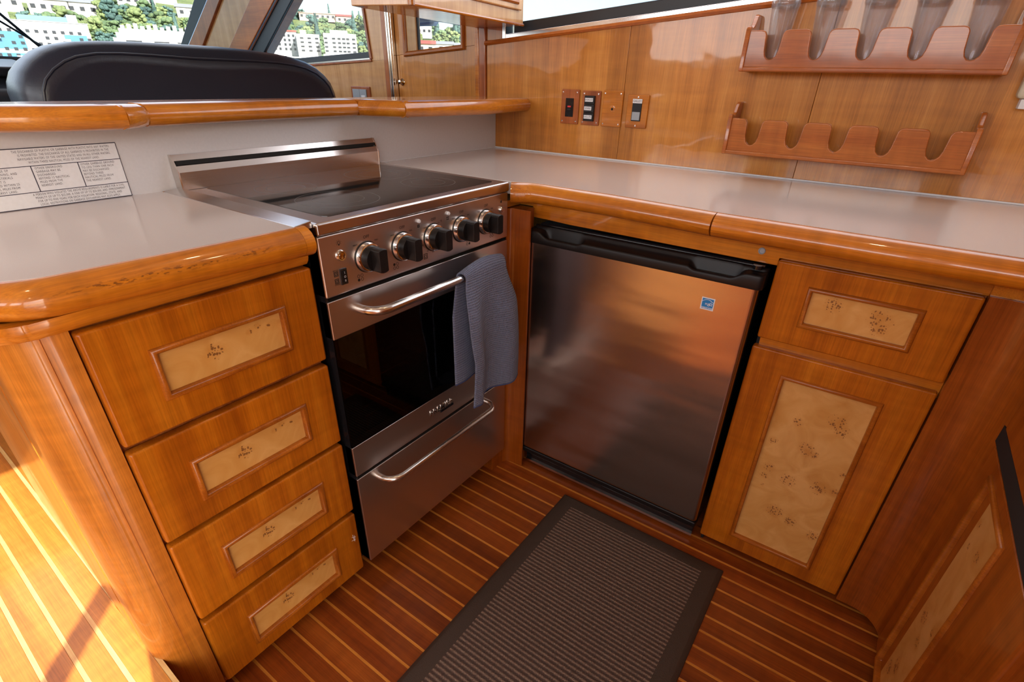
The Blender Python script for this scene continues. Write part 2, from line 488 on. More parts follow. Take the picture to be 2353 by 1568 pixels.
M_GASKET = plain('gasket_rubber', (0.028, 0.036, 0.048), 0.42, bump=0.1, bscale=300)
M_CHROME = plain('chrome', (0.80, 0.78, 0.76), 0.08, 1.0)
M_ALU = plain('polished_aluminium', (0.78, 0.77, 0.78), 0.16, 1.0)
S_TOP = steel('brushed_steel_top', rough=0.24, streak='y')
S_PAN = steel('brushed_steel_panel', (0.74, 0.69, 0.66), 0.31, 'y')
S_DOOR = steel('brushed_steel_door', (0.64, 0.59, 0.56), 0.31, 'y')
S_HAND = steel('satin_steel_handle', (0.66, 0.62, 0.59), 0.22, 'y')
S_FR = steel('fridge_steel', (0.45, 0.39, 0.36), 0.24, 'x', wave=0.42, wdist=0.012)
M_COOK = plain('cooktop_glass', (0.012, 0.012, 0.013), 0.05, spec=0.9)
M_RING = plain('burner_print', (0.20, 0.20, 0.20), 0.25)
M_OVENGL = glass('oven_glass', (0.30, 0.26, 0.23), 1.0)
M_GLASS = glass('window_glass', (0.97, 0.985, 0.985), 0.6)
M_CUP = glass('clear_acrylic', (0.975, 0.975, 0.985), 1.8, 0.03, 0.05)
M_INK = plain('black_ink', (0.012, 0.010, 0.010), 0.5)
M_INKB = plain('blue_black_ink', (0.035, 0.035, 0.065), 0.5)
M_LABEL = plain('white_label', (0.82, 0.83, 0.86), 0.4)
M_RED = plain('red_button', (0.65, 0.03, 0.03), 0.4)
M_GREYP = plain('grey_plastic', (0.36, 0.40, 0.44), 0.4)
M_CYAN = plain('sticker_blue', (0.005, 0.22, 0.56), 0.4)
M_PALEBLUE = plain('sticker_pale_blue', (0.18, 0.36, 0.66), 0.4)
M_CREAM = plain('cream_plastic', (0.62, 0.56, 0.42), 0.35)
M_LEATHER = plain('navy_black_leather', (0.010, 0.017, 0.038), 0.36, bump=0.25, bscale=260, coat=0.15, coatr=0.3)
M_DASH = plain('dash_vinyl', (0.02, 0.025, 0.035), 0.35, bump=0.2, bscale=300)
M_MATB = plain('mat_border', (0.050, 0.030, 0.021), 0.55, bump=0.6, bscale=420)
M_CANVAS = plain('blue_canvas', (0.22, 0.31, 0.50), 0.8, bump=0.3, bscale=120)
M_LAMP = plain('lamp_trim', (0.7, 0.65, 0.55), 0.3)

def weave_mat():
    m, nt, b = mat_new('woven_mat'); L = nt.links
    tc = nt.nodes.new('ShaderNodeTexCoord')
    mp = nt.nodes.new('ShaderNodeMapping'); mp.inputs['Scale'].default_value = (1, 1, 1)
    L.new(tc.outputs['Object'], mp.inputs[0])
    sx = nt.nodes.new('ShaderNodeSeparateXYZ'); L.new(mp.outputs[0], sx.inputs[0])
    def sine(sock, freq, ph=0.0):
        a = nt.nodes.new('ShaderNodeMath'); a.operation = 'MULTIPLY_ADD'; a.inputs[1].default_value = freq; a.inputs[2].default_value = ph
        L.new(sock, a.inputs[0])
        s = nt.nodes.new('ShaderNodeMath'); s.operation = 'SINE'; L.new(a.outputs[0], s.inputs[0]); return s.outputs[0]
    row = sine(sx.outputs[1], 2 * math.pi / 0.0098)
    fine = sine(sx.outputs[1], 2 * math.pi / 0.0033)
    col = sine(sx.outputs[0], 2 * math.pi / 0.0042)
    nz = nt.nodes.new('ShaderNodeTexNoise'); nz.inputs['Scale'].default_value = 420; nz.inputs['Detail'].default_value = 2
    L.new(tc.outputs['Object'], nz.inputs['Vector'])
    mu = nt.nodes.new('ShaderNodeMath'); mu.operation = 'MULTIPLY'; L.new(col, mu.inputs[0]); L.new(fine, mu.inputs[1])
    ad = nt.nodes.new('ShaderNodeMath'); ad.operation = 'ADD'; L.new(mu.outputs[0], ad.inputs[0]); L.new(row, ad.inputs[1])
    ad2 = nt.nodes.new('ShaderNodeMath'); ad2.operation = 'MULTIPLY_ADD'; ad2.inputs[1].default_value = 2.0; L.new(nz.outputs['Fac'], ad2.inputs[0]); L.new(ad.outputs[0], ad2.inputs[2])
    mr = nt.nodes.new('ShaderNodeMapRange'); mr.inputs['From Min'].default_value = 0.2; mr.inputs['From Max'].default_value = 2.6
    L.new(ad2.outputs[0], mr.inputs['Value'])
    r = ramp(nt, [(0.0, (0.050, 0.027, 0.020)), (0.5, (0.10, 0.058, 0.044)), (1.0, (0.34, 0.235, 0.17))])
    L.new(mr.outputs[0], r.inputs[0]); L.new(r.outputs[0], b.inputs['Base Color'])
    setp(b, rough=0.75)
    bp = nt.nodes.new('ShaderNodeBump'); bp.inputs['Strength'].default_value = 0.4; bp.inputs['Distance'].default_value = 0.001
    L.new(ad.outputs[0], bp.inputs['Height']); L.new(bp.outputs[0], b.inputs['Normal'])
    return m
M_WEAVE = weave_mat()

def towel_mat():
    m, nt, b = mat_new('waffle_cotton'); L = nt.links
    tc = nt.nodes.new('ShaderNodeTexCoord')
    mp = nt.nodes.new('ShaderNodeMapping'); mp.inputs['Scale'].default_value = (52, 115, 1)
    L.new(tc.outputs['UV'], mp.inputs[0])
    sx = nt.nodes.new('ShaderNodeSeparateXYZ'); L.new(mp.outputs[0], sx.inputs[0])
    out = []
    for i in (0, 1):
        a = nt.nodes.new('ShaderNodeMath'); a.operation = 'MULTIPLY'; a.inputs[1].default_value = 2 * math.pi; L.new(sx.outputs[i], a.inputs[0])
        s = nt.nodes.new('ShaderNodeMath'); s.operation = 'SINE'; L.new(a.outputs[0], s.inputs[0]); out.append(s.outputs[0])
    mu = nt.nodes.new('ShaderNodeMath'); mu.operation = 'MAXIMUM'; L.new(out[0], mu.inputs[0]); L.new(out[1], mu.inputs[1])
    nz = nt.nodes.new('ShaderNodeTexNoise'); nz.inputs['Scale'].default_value = 900; L.new(tc.outputs['Object'], nz.inputs['Vector'])
    ad = nt.nodes.new('ShaderNodeMath'); ad.operation = 'ADD'; L.new(mu.outputs[0], ad.inputs[0]); L.new(nz.outputs['Fac'], ad.inputs[1])
    mr = nt.nodes.new('ShaderNodeMapRange'); mr.inputs['From Min'].default_value = -0.2; mr.inputs['From Max'].default_value = 1.6; L.new(ad.outputs[0], mr.inputs['Value'])
    r = ramp(nt, [(0.0, (0.045, 0.060, 0.130)), (0.5, (0.125, 0.155, 0.280)), (1.0, (0.20, 0.235, 0.38))])
    L.new(mr.outputs[0], r.inputs[0]); L.new(r.outputs[0], b.inputs['Base Color'])
    setp(b, rough=0.9, sheen=0.3)
    bp = nt.nodes.new('ShaderNodeBump'); bp.inputs['Strength'].default_value = 0.9; bp.inputs['Distance'].default_value = 0.0016
    L.new(ad.outputs[0], bp.inputs['Height']); L.new(bp.outputs[0], b.inputs['Normal'])
    return m
M_TOWEL = towel_mat()
M_HEM = plain('towel_hem', (0.055, 0.075, 0.19), 0.9, bump=0.5, bscale=700)
DC = [(0.40, 0.56, 0.0155), (0.705, 0.72, 0.006), (0.79, 0.80, 0.0065), (0.885, 0.72, 0.0035), (0.985, 0.72, 0.004)]
B_DRAWER = burl('burl_drawer', 0.186, 0.064, DC)
B_DRAWER_R = burl('burl_drawer_right', 0.177, 0.068, [(0.24, 0.72, 0.017), (0.20, 0.80, 0.010), (0.70, 0.55, 0.022), (0.72, 0.28, 0.013), (0.66, 0.72, 0.011), (0.80, 0.55, 0.008)])
B_DOOR = burl('burl_door', 0.175, 0.465, [(0.70, 0.86, 0.020), (0.78, 0.82, 0.016), (0.30, 0.80, 0.012), (0.10, 0.66, 0.011), (0.50, 0.67, 0.019), (0.60, 0.655, 0.010),
    (0.16, 0.50, 0.014), (0.13, 0.44, 0.010), (0.42, 0.46, 0.019), (0.78, 0.48, 0.019), (0.96, 0.49, 0.011), (0.97, 0.60, 0.008), (0.40, 0.25, 0.021), (0.62, 0.22, 0.015), (0.93, 0.19, 0.015), (0.15, 0.38, 0.004)])
B_CORNER = burl('burl_corner_door', 0.157, 0.47, [(0.22, 0.88, 0.010), (0.60, 0.84, 0.012), (0.30, 0.80, 0.007), (0.36, 0.44, 0.019), (0.72, 0.50, 0.008), (0.55, 0.38, 0.013), (0.45, 0.18, 0.018), (0.30, 0.10, 0.020)])

# ================================================================== setting: floor
FZ, SZ = 0.145, 0.300          # galley floor, raised saloon and helm floor
floor = struct(obj('floor', G().box(0.20, 2.2, -3.05, -0.02, FZ - 0.04, FZ - 0.004), W_DARK))
PITCH = 0.04048
y = -0.5098 + PITCH * 3
while y > -2.05:
    x0, x1 = 0.22, 1.42
    obj('plank', G().box(x0, x1, y - PITCH + 0.0026, y - 0.0026, FZ - 0.004, FZ), W_FLOOR, floor, bevel=0.0005, seg=1)
    obj('holly_strip', G().box(x0, x1, y - PITCH - 0.0025, y - PITCH + 0.0025, FZ - 0.004, FZ - 0.0002), W_HOLLY, floor)
    y -= PITCH
obj('floor_rest', G().box(0.44, 2.2, -3.05, y - 0.003, FZ - 0.004, FZ), W_FLOOR, floor)
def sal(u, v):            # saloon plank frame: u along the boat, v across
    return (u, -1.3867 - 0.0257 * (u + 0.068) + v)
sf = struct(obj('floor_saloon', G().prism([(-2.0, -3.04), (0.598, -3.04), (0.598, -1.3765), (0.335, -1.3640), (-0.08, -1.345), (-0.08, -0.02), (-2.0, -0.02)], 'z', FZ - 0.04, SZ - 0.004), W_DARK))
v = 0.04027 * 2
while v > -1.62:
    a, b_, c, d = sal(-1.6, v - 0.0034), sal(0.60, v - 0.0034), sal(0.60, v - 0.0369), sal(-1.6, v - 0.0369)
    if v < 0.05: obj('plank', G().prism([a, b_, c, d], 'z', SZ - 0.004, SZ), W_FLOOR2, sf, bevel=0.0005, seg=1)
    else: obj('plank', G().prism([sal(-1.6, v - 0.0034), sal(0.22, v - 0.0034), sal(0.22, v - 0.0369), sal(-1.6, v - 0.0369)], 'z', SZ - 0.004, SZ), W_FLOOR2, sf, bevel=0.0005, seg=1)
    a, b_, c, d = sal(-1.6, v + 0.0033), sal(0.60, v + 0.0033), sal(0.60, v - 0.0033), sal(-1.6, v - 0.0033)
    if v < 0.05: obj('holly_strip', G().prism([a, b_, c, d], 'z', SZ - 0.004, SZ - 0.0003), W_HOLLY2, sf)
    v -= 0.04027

# ================================================================== setting: starboard wall with window 3 and door
def sill(x): return 1.2125 + 0.0815 * x
wall = struct(obj('wall_starboard', G().prism([(-0.036, 0.0), (1.75, 0.0), (1.75, sill(1.75) - 0.004), (-0.036, sill(-0.036) - 0.004)], 'y', 0.012, 0.05), W_DARK))
for a, b_ in ((-0.034, 0.4266), (0.4272, 0.8863), (0.8869, 1.70)):
    obj('wall_panel', G().prism([(a, 0.60), (b_, 0.60), (b_, sill(b_)), (a, sill(a))], 'y', 0.0, 0.012), W_WALL, wall, bevel=0.0008, seg=1)
trim = obj('trim_1', G().sweep([(x, 0.012, sill(x)) for x in (-0.038, 0.5, 1.1, 1.70)], [(0.0, -0.004), (0.018, -0.004), (0.021, 0.001), (0.018, 0.007), (0.0, 0.008)], (0, 0, 1)), W_RACK)
struct(trim)
win3 = struct(obj('window_3', G().prism([(0.035, sill(0.035) + 0.024), (1.66, sill(1.66) + 0.024), (1.66, 1.78), (0.035, 1.78)], 'y', 0.045, 0.049), M_GLASS))
obj('window_frame', G().prism([(0.030, sill(0.03) + 0.006), (1.67, sill(1.67) + 0.006), (1.67, sill(1.67) + 0.019), (0.030, sill(0.03) + 0.019)], 'y', 0.010, 0.055), M_ALU, win3, bevel=0.002)
obj('window_gasket', G().prism([(0.048, sill(0.048) + 0.0185), (1.66, sill(1.66) + 0.0185), (1.66, sill(1.66) + 0.046), (0.048, sill(0.048) + 0.046)], 'y', 0.022, 0.06), M_GASKET, win3, bevel=0.003)
obj('window_frame', G().box(0.022, 0.034, 0.0, 0.055, sill(0.03) + 0.006, 1.80), M_ALU, win3, bevel=0.002)
obj('window_post', G().box(-0.036, 0.023, 0.002, 0.05, sill(0) + 0.006, 1.90), W_WALL, win3, bevel=0.001)
obj('window_header', G().box(-0.036, 2.2, 0.002, 0.05, 1.775, 1.90), W_WALL, win3)
obj('window_post', G().box(1.66, 2.2, 0.002, 0.05, 0.0, 1.78), W_WALL, win3)
# door frame between galley wall and door
struct(obj('trim_2', G().box(-0.062, -0.036, -0.006, 0.06, 0.0, 1.90), W_DARK, bevel=0.005, seg=3))
struct(obj('trim_3', G().box(-0.082, -0.0635, -0.003, 0.06, 0.0, 1.90), W_DRX, bevel=0.005, seg=3))
# ---- door (sliding side door with window)
DX0, DX1 = -0.425, -0.083
OX0, OX1 = -0.372, -0.135
def dsill(x): return 1.1836 + 0.077 * (x + 0.384) 
g = G()
g.prism([(DX0, SZ + 0.005), (DX1, SZ + 0.005), (DX1, dsill(DX1)), (DX0, dsill(DX0))], 'y', 0.004, 0.066)
door = struct(obj('door_1', g, W_WALL, bevel=0.001))
obj('door_stile', G().prism([(DX0, dsill(DX0) + 0.0005), (OX0, dsill(OX0) + 0.0005), (OX0, 1.62), (DX0, 1.62)], 'y', 0.004, 0.066), W_WALL, door)
obj('door_stile', G().prism([(OX1, dsill(OX1) + 0.0005), (DX1, dsill(DX1) + 0.0005), (DX1, 1.62), (OX1, 1.62)], 'y', 0.004, 0.066), W_WALL, door)
obj('door_rail', G().box(DX0, DX1, 0.004, 0.066, 1.62, 1.895), W_WALL, door)
obj('door_reveal', G().box(OX0 + 0.0005, OX0 + 0.003, 0.0045, 0.0655, dsill(OX0), 1.62), W_PALE, door, label='window reveal with sunlight painted pale')  # sunlight on the jamb side painted as a pale strip
fr = [(OX0 - 0.006, dsill(OX0)), (OX1 + 0.006, dsill(OX1)), (OX1 + 0.006, 1.60), (OX0 - 0.006, 1.60)]
obj('window_moulding', G().sweep([(p[0], 0.004, p[1]) for p in fr], [(-0.006, 0), (-0.006, 0.006), (-0.002, 0.010), (0.004, 0.010), (0.008, 0.005), (0.008, 0)], (0, -1, 0), closed=True), W_BEAD, door)
obj('pane', G().prism([(OX0, dsill(OX0)), (OX1, dsill(OX1)), (OX1, 1.62), (OX0, 1.62)], 'y', 0.057, 0.060), M_GLASS, door)
obj('pane_gasket', G().box(OX0 + 0.003, OX0 + 0.009, 0.050, 0.058, dsill(OX0), 1.62), M_GASKET, door)
lk = obj('door_lock', G().lathe((-0.406, 0.004, 1.1015), (0, -1, 0), [(0.011, 0), (0.011, 0.002), (0.007, 0.006), (0.005, 0.011), (0.006, 0.015), (0.0, 0.016)]), M_CHROME, door)
# chrome track and pillar
struct(obj('trim_4', G().box(-0.452, -0.427, -0.010, 0.05, SZ, 1.90).box(-0.446, -0.440, -0.018, -0.010, SZ, 1.90).box(-0.434, -0.428, -0.018, -0.010, SZ, 1.90), M_CHROME, bevel=0.002))
struct(obj('trim_5', G().box(-0.476, -0.4525, -0.012, 0.05, SZ, 1.90), W_DARK, bevel=0.006, seg=3))
# ---- helm side wall with side window
def hsill(x): return 1.1475 + 0.0486 * (x + 0.882)
hw = struct(obj('wall_helm', G().prism([(-2.2, SZ), (-0.477, SZ), (-0.477, hsill(-0.477)), (-2.2, hsill(-2.2))], 'y', 0.0, 0.05), W_PALE))
obj('wall_pillar', G().prism([(-0.545, hsill(-0.545) + 0.0005), (-0.477, hsill(-0.477) + 0.0005), (-0.477, 1.90), (-0.600, 1.90)], 'y', 0.0, 0.05), W_PALE, hw)
w2 = struct(obj('window_2', G().prism([(-1.35, hsill(-1.35)), (-0.54, hsill(-0.54)), (-0.595, 1.85), (-0.40, 1.90), (-0.60, 1.90)][:3] + [(-0.62, 1.85)], 'y', 0.038, 0.042), M_GLASS))
obj('window_gasket', G().prism([(-1.40, hsill(-1.40) + 0.005), (-0.556, hsill(-0.556) + 0.005), (-0.556, hsill(-0.556) + 0.030), (-1.40, hsill(-1.40) + 0.030)], 'y', 0.020, 0.05), M_GASKET, w2, bevel=0.003)
obj('window_frame', G().prism([(-1.40, hsill(-1.40) + 0.0065), (-0.557, hsill(-0.557) + 0.0065), (-0.557, hsill(-0.557) + 0.0105), (-1.40, hsill(-1.40) + 0.0105)], 'y', 0.014, 0.0195), M_ALU, w2)
obj('window_sill', G().prism([(-1.40, hsill(-1.40) - 0.003), (-0.545, hsill(-0.545) - 0.003), (-0.545, hsill(-0.545) + 0.0045), (-1.40, hsill(-1.40) + 0.0045)], 'y', -0.006, 0.02), W_DARK, w2, bevel=0.002)
obj('window_post', G().prism([(-0.553, hsill(-0.553) + 0.005), (-0.542, hsill(-0.542) + 0.005), (-0.620, 1.90), (-0.631, 1.90)], 'y', -0.006, 0.04), W_DARK, w2, bevel=0.002)
# ---- raked corner pillar between side window and windshield
def rake(b0, t0, z):
    (xb, zb), (xt, zt) = b0, t0
    f = (z - zb) / (zt - zb)
    return (xb + (xt - xb) * f, z)
lines = [((-1.876, 1.219), (-1.657, 1.386)), ((-1.779, 1.218), (-1.526, 1.381)), ((-1.658, 1.211), (-1.428, 1.376)),
         ((-1.442, 1.201), (-1.208, 1.367)), ((-1.294, 1.196), (-1.047, 1.360)), ((-1.192, 1.196), (-0.960, 1.356))]
pil = None
for i, (nm, mm, y0) in enumerate([('window_gasket', M_GASKET, 0.002), ('pillar_trim', W_DARK, -0.010), ('pillar_panel', W_PALE, 0.000), ('pillar_trim', W_RACK, -0.012), ('window_gasket', M_GASKET, 0.002)]):  # the panel between the trims has its sunlit tone painted in
    l, r_ = lines[i], lines[i + 1]
    pts = [rake(*l, 1.12), rake(*r_, 1.12), rake(*r_, 1.86), rake(*l, 1.86)]
    if i == 0:
        pil = struct(obj('wall_pillar_bow', G().prism([rake(*lines[0], 1.12), rake(*lines[5], 1.12), rake(*lines[5], 1.86), rake(*lines[0], 1.86)], 'y', 0.012, 0.05), W_DARK))
    obj(nm, G().prism(pts, 'y', y0, 0.012), mm, pil, bevel=0.003)
for i in (1, 4):
    l = lines[i]
    p0, p1 = rake(*l, 1.12), rake(*l, 1.86)
    obj('pillar_bead', G().tube([(p0[0], -0.002, p0[1]), (p1[0], -0.002, p1[1])], 0.006, 8), M_ALU, pil)
# ---- windshield
def wsx(z): return rake(*lines[0], z)[0]
g = G().hexa([(wsx(1.14), -3.05, 1.14), (wsx(1.14), -0.0, 1.14), (wsx(1.86), -0.0, 1.86), (wsx(1.86), -3.05, 1.86),
              (wsx(1.14) - 0.006, -3.05, 1.14), (wsx(1.14) - 0.006, 0.0, 1.14), (wsx(1.86) - 0.006, 0.0, 1.86), (wsx(1.86) - 0.006, -3.05, 1.86)])
w1 = struct(obj('window_1', g, M_GLASS))
obj('window_gasket', G().box(wsx(1.14) - 0.03, wsx(1.14) + 0.02, -3.05, -0.0, 1.105, 1.15), M_GASKET, w1, bevel=0.004)
struct(obj('wall_bow', G().box(-2.06, -2.0, -3.05, 0.05, 0.0, 1.11), M_WHITE))
# ---- other enclosing surfaces
struct(obj('ceiling', G().prism([(wsx(1.86) - 0.02, 1.86), (-0.7, 1.905), (2.25, 1.905), (2.25, 1.96), (wsx(1.86) - 0.02, 1.96)], 'y', -3.1, 0.06), M_CEIL))
wp = struct(obj('wall_port', G().box(-2.06, 2.25, -3.10, -3.04, 0.0, 1.26), W_WALL))
edges = [-2.06] + [e for p in PORT_WINDOWS for e in p] + [2.25]
for i in range(0, len(edges), 2):
    obj('wall_pier', G().box(edges[i], edges[i + 1], -3.10, -3.04, 1.26, 1.78), W_WALL, wp)
obj('wall_header', G().box(-2.06, 2.25, -3.10, -3.04, 1.78, 1.96), W_WALL, wp)
for i, (a, b_) in enumerate(PORT_WINDOWS):
    w = struct(obj('window_%d' % (i + 4), G().box(a, b_, -3.085, -3.08, 1.26, 1.78), M_GLASS))
wa = struct(obj('wall_aft', G().box(2.2, 2.26, -1.90, -1.765, 0.0, 1.96).box(1.705, 2.26, -1.765, -1.70, 0.0, 1.96), W_WALL))
struct(obj('wall_light_block', G().box(1.705, 1.76, -1.70, 0.0, 0.0, 1.96), W_WALL))  # unseen bulkhead, added to keep aft light off the right side
obj('wall_header', G().box(2.2, 2.26, -3.10, -1.90, 1.86, 1.96), W_WALL, wa)
tag(obj('shadow_bar', G().tube([(2.42, -2.90, 0.908), (2.42, -1.86, 1.765)], 0.0155, 10), M_ALU), 'unseen sloping bar outside the aft doorway that casts the floor shadow', 'shadow_bar')  # unseen bar, added to cast the slanting shadow on the saloon floor

# ================================================================== low forward wall, backsplash, raised bar
struct(obj('wall_forward', G().box(-0.06, -0.001, -1.27, 0.0, FZ, 1.036), W_DRY))
bs = tag(obj('backsplash', G().box(-0.001, 0.0, -1.335, -0.0005, 0.9262, 1.0375), M_SPLASH), 'plain white laminate backsplash behind the cooker under the wooden bar', 'backsplash')
bar = thing('bar_top', 'narrow raised wooden bar ledge with rounded edge above the white backsplash', 'ledge', (0, -0.6, 1.037))
BAR = [(0.128, -0.0005), (0.172, -0.250), (0.140, -0.521), (0.040, -0.571), (0.046, -0.815), (0.066, -1.020), (0.078, -1.030), (0.096, -1.062), (0.084, -1.142), (0.052, -1.215), (0.02, -1.36)]
BPROF = [(-0.05, 0.0), (-0.012, 0.0), (-0.003, 0.004), (0.002, 0.012), (0.002, 0.021), (-0.003, 0.029), (-0.012, 0.0335), (-0.05, 0.034)]
def bar_piece(p, q):
    return G().sweep([(a, b_, 1.0375) for a, b_ in BAR[p:q + 1]], BPROF, (0, 0, 1), side=1)
for p, q in ((0, 2), (2, 3), (3, 5), (5, 7), (7, 10)):
    # joints are mitred by trimming each length a hair short
    pts = [Vector((a, b_, 1.0375)) for a, b_ in BAR[p:q + 1]]
    pts[0] += (pts[1] - pts[0]).normalized() * 0.0004; pts[-1] += (pts[-2] - pts[-1]).normalized() * 0.0004
    obj('bar_edge', G().sweep(pts, BPROF, (0, 0, 1), side=-1), W_DRY, bar, sharp=50)
inner = [(a - 0.048, b_) for a, b_ in BAR]
obj('bar_board', G().prism([(-0.075, -0.0005)] + [(max(a, -0.02) , b_) for a, b_ in inner] + [(-0.075, -1.36)], 'z', 1.0378, 1.0708), W_DRY, bar)

# ================================================================== placard on the backsplash
pl = thing('placard', 'white garbage discharge placard with black rules and lettering on the backsplash', 'sign', (0.002, -1.18, 0.927))
PY0, PY1, PZ0, PZ1 = -1.333, -1.0565, 0.9268, 1.0125
obj('plate', G().box(0.0002, 0.0016, PY0, PY1, PZ0, PZ1), M_INKB, pl, bevel=0.0005)
obj('face', G().box(0.0014, 0.0019, PY0 + 0.0012, PY1 - 0.0012, PZ0 + 0.0012, PZ1 - 0.0012), M_LABEL, pl)
for zz in (0.987, 0.9497):
    obj('rule', G().box(0.0018, 0.0021, PY0, PY1, zz - 0.0005, zz + 0.0005), M_INKB, pl)
for yy in (-1.1180, -1.1785, -1.245):
    obj('rule', G().box(0.0018, 0.0021, yy - 0.0006, yy + 0.0006, 0.9497, 0.987), M_INKB, pl)
def ptext(s, y, z, size, xs, al='RIGHT', bold=0.0):
    o = text('lettering', s, size, (0.0021, y, z), (0, xs, 0), (0, 0, 1), M_INKB, pl, al, spacing=1.22, bold=bold)
    return o
yc_ = (PY0 + PY1) / 2
for i, s in enumerate(['THE DISCHARGE OF PLASTIC OR GARBAGE WITH PLASTIC INTO ANY WATERS', 'IS PROHIBITED. THE DISCHARGE OF ALL GARBAGE IS PROHIBITED IN THE',
                       'NAVIGABLE WATERS OF THE UNITED STATES AND IN ALL OTHER WATERS,', 'WITHIN THREE NAUTICAL MILES OF THE NEAREST LAND.']):
    ptext(s, (-1.0675, -1.0695, -1.0685, -1.0860)[i], 1.0075 - i * 0.0052, 0.0048, 0.62)
for i, s in enumerate(['A PERSON WHO VIOLATES THE ABOVE REQUIREMENTS IS LIABLE FOR A CIVIL', 'PENALTY OF UP TO $25,000, A FINE OF UP TO $50,000, AND IMPRISONMENT',
                       'FOR UP TO FIVE YEARS FOR EACH VIOLATION. REGIONAL, STATE, AND', 'LOCAL RESTRICTIONS ON GARBAGE DISCHARGES MAY ALSO APPLY.']):
    ptext(s, (-1.0640, -1.0640, -1.0705, -1.0740)[i], 0.9460 - i * 0.0050, 0.0048, 0.62)
for y0, ls in ((-1.241, ['THE DISCHARGE OF', 'DUNNAGE, LINING, AND', 'PACKING MATERIALS', 'THAT FLOAT IS', 'PROHIBITED WITHIN 25', 'NAUTICAL MILES FROM', 'THE NEAREST LAND.']),
               (-1.1745, ['OTHER UNGROUND', 'GARBAGE MAY BE', 'DISCHARGED', 'BEYOND 12 NAUTICAL', 'MILES FROM THE', 'NEAREST LAND.']),
               (-1.1150, ['OTHER GARBAGE GROUND', 'TO LESS THAN ONE INCH', 'MAY BE DISCHARGED', 'BEYOND THREE', 'NAUTICAL MILES FROM', 'THE NEAREST LAND.'])):
    for i, s in enumerate(ls):
        ptext(s, y0, 0.9832 - i * 0.0050, 0.0046, 0.70, 'LEFT')

# ================================================================== left worktop, drawer cabinet, round corner post
def arc(cx, cy, r, a0, a1, n):
    return [(cx + r * math.cos(math.radians(a0 + (a1 - a0) * i / n)), cy + r * math.sin(math.radians(a0 + (a1 - a0) * i / n))) for i in range(n + 1)]
NPROF = [(-0.004, -0.0004), (0.003, -0.0008), (0.0105, -0.003), (0.0175, -0.0072), (0.0230, -0.0138), (0.0255, -0.0215), (0.0245, -0.0290), (0.0200, -0.0358), (0.0130, -0.0402), (0.004, -0.0420), (-0.02, -0.0420), (-0.02, -0.006)]
wt = thing('worktop', 'cream laminate worktop with rounded wooden edge left of the cooker', 'worktop', (0.2, -1.17, 0.88))
edgeL = [(0.398, -1.0085), (0.392, -1.12), (0.384, -1.235)] + arc(0.318, -1.285, 0.063, -2, -80, 8)[1:] + [(0.20, -1.347), (0.0, -1.338)]
obj('laminate_top', G().prism(edgeL[:1] + edgeL[1:] + [(0.0, -1.0085)], 'z', 0.900, 0.9266), M_TOP, wt)
obj('edge_nosing', G().sweep([(a, b_, 0.9266) for a, b_ in edgeL], NPROF, (0, 0, 1), side=-1), W_NOSE, wt, sharp=60)
obj('nosing_end', G().sweep([(0.398, -1.0078, 0.9266), (0.399, -0.9925, 0.9266)], NPROF, (0, 0, 1), side=1), W_DRY, wt, sharp=60)
obj('metal_strip', G().hexa([(0.006, -1.0083, 0.9195), (0.397, -1.0083, 0.9195), (0.397, -0.978, 0.9195), (0.006, -0.978, 0.9195),
                             (0.006, -1.0075, 0.9268), (0.397, -1.0075, 0.9268), (0.397, -0.9785, 0.9305), (0.006, -0.9785, 0.9305)]), S_TOP, wt, bevel=0.001)
cab = thing('drawer_cabinet', 'varnished cherry cabinet with four burl panelled drawers and rounded corner', 'cabinet', (0.17, -1.16, 0.0))
post_out = [(0.3794, -1.2955), (0.3794, -1.3213)] + arc(0.3371, -1.3189, 0.0419, -4, -86, 10)
obj('body', G().box(0.002, 0.3695, -1.2955, -0.9875, 0.160, 0.8848).box(0.02, 0.335, -1.29, -0.99, FZ, 0.160), W_DARK, cab)
obj('corner_post', G().prism(post_out + [(0.3015, -1.3600), (0.3015, -1.2960)], 'z', FZ, 0.8643), W_POST, cab, sharp=50)
obj('post_groove', G().box(0.3788, 0.3797, -1.3220, -1.3213, FZ, 0.862), W_DARK, cab)
bandp = [(0.3794, -0.988), (0.3794, -1.27)] + [(a + 0.002, b_ - 0.002) for a, b_ in post_out[1:]] + [(0.302, -1.3615)]
obj('cornice', G().sweep([(a, b_, 0.8640) for a, b_ in bandp], [(-0.008, 0.0), (0.002, 0.0), (0.007, 0.006), (0.009, 0.012), (0.009, 0.0205), (-0.008, 0.0205)], (0, 0, 1), side=-1), W_DRY, cab, sharp=50)
struct(obj('wall_saloon', G().prism([(0.300, -1.3605), (-0.227, -1.3402), (-0.6014, -1.3129), (-1.05, -1.2850), (-1.05, -1.25), (-0.07, -1.2985), (0.300, -1.3000)], 'z', FZ, 0.884), W_POST))
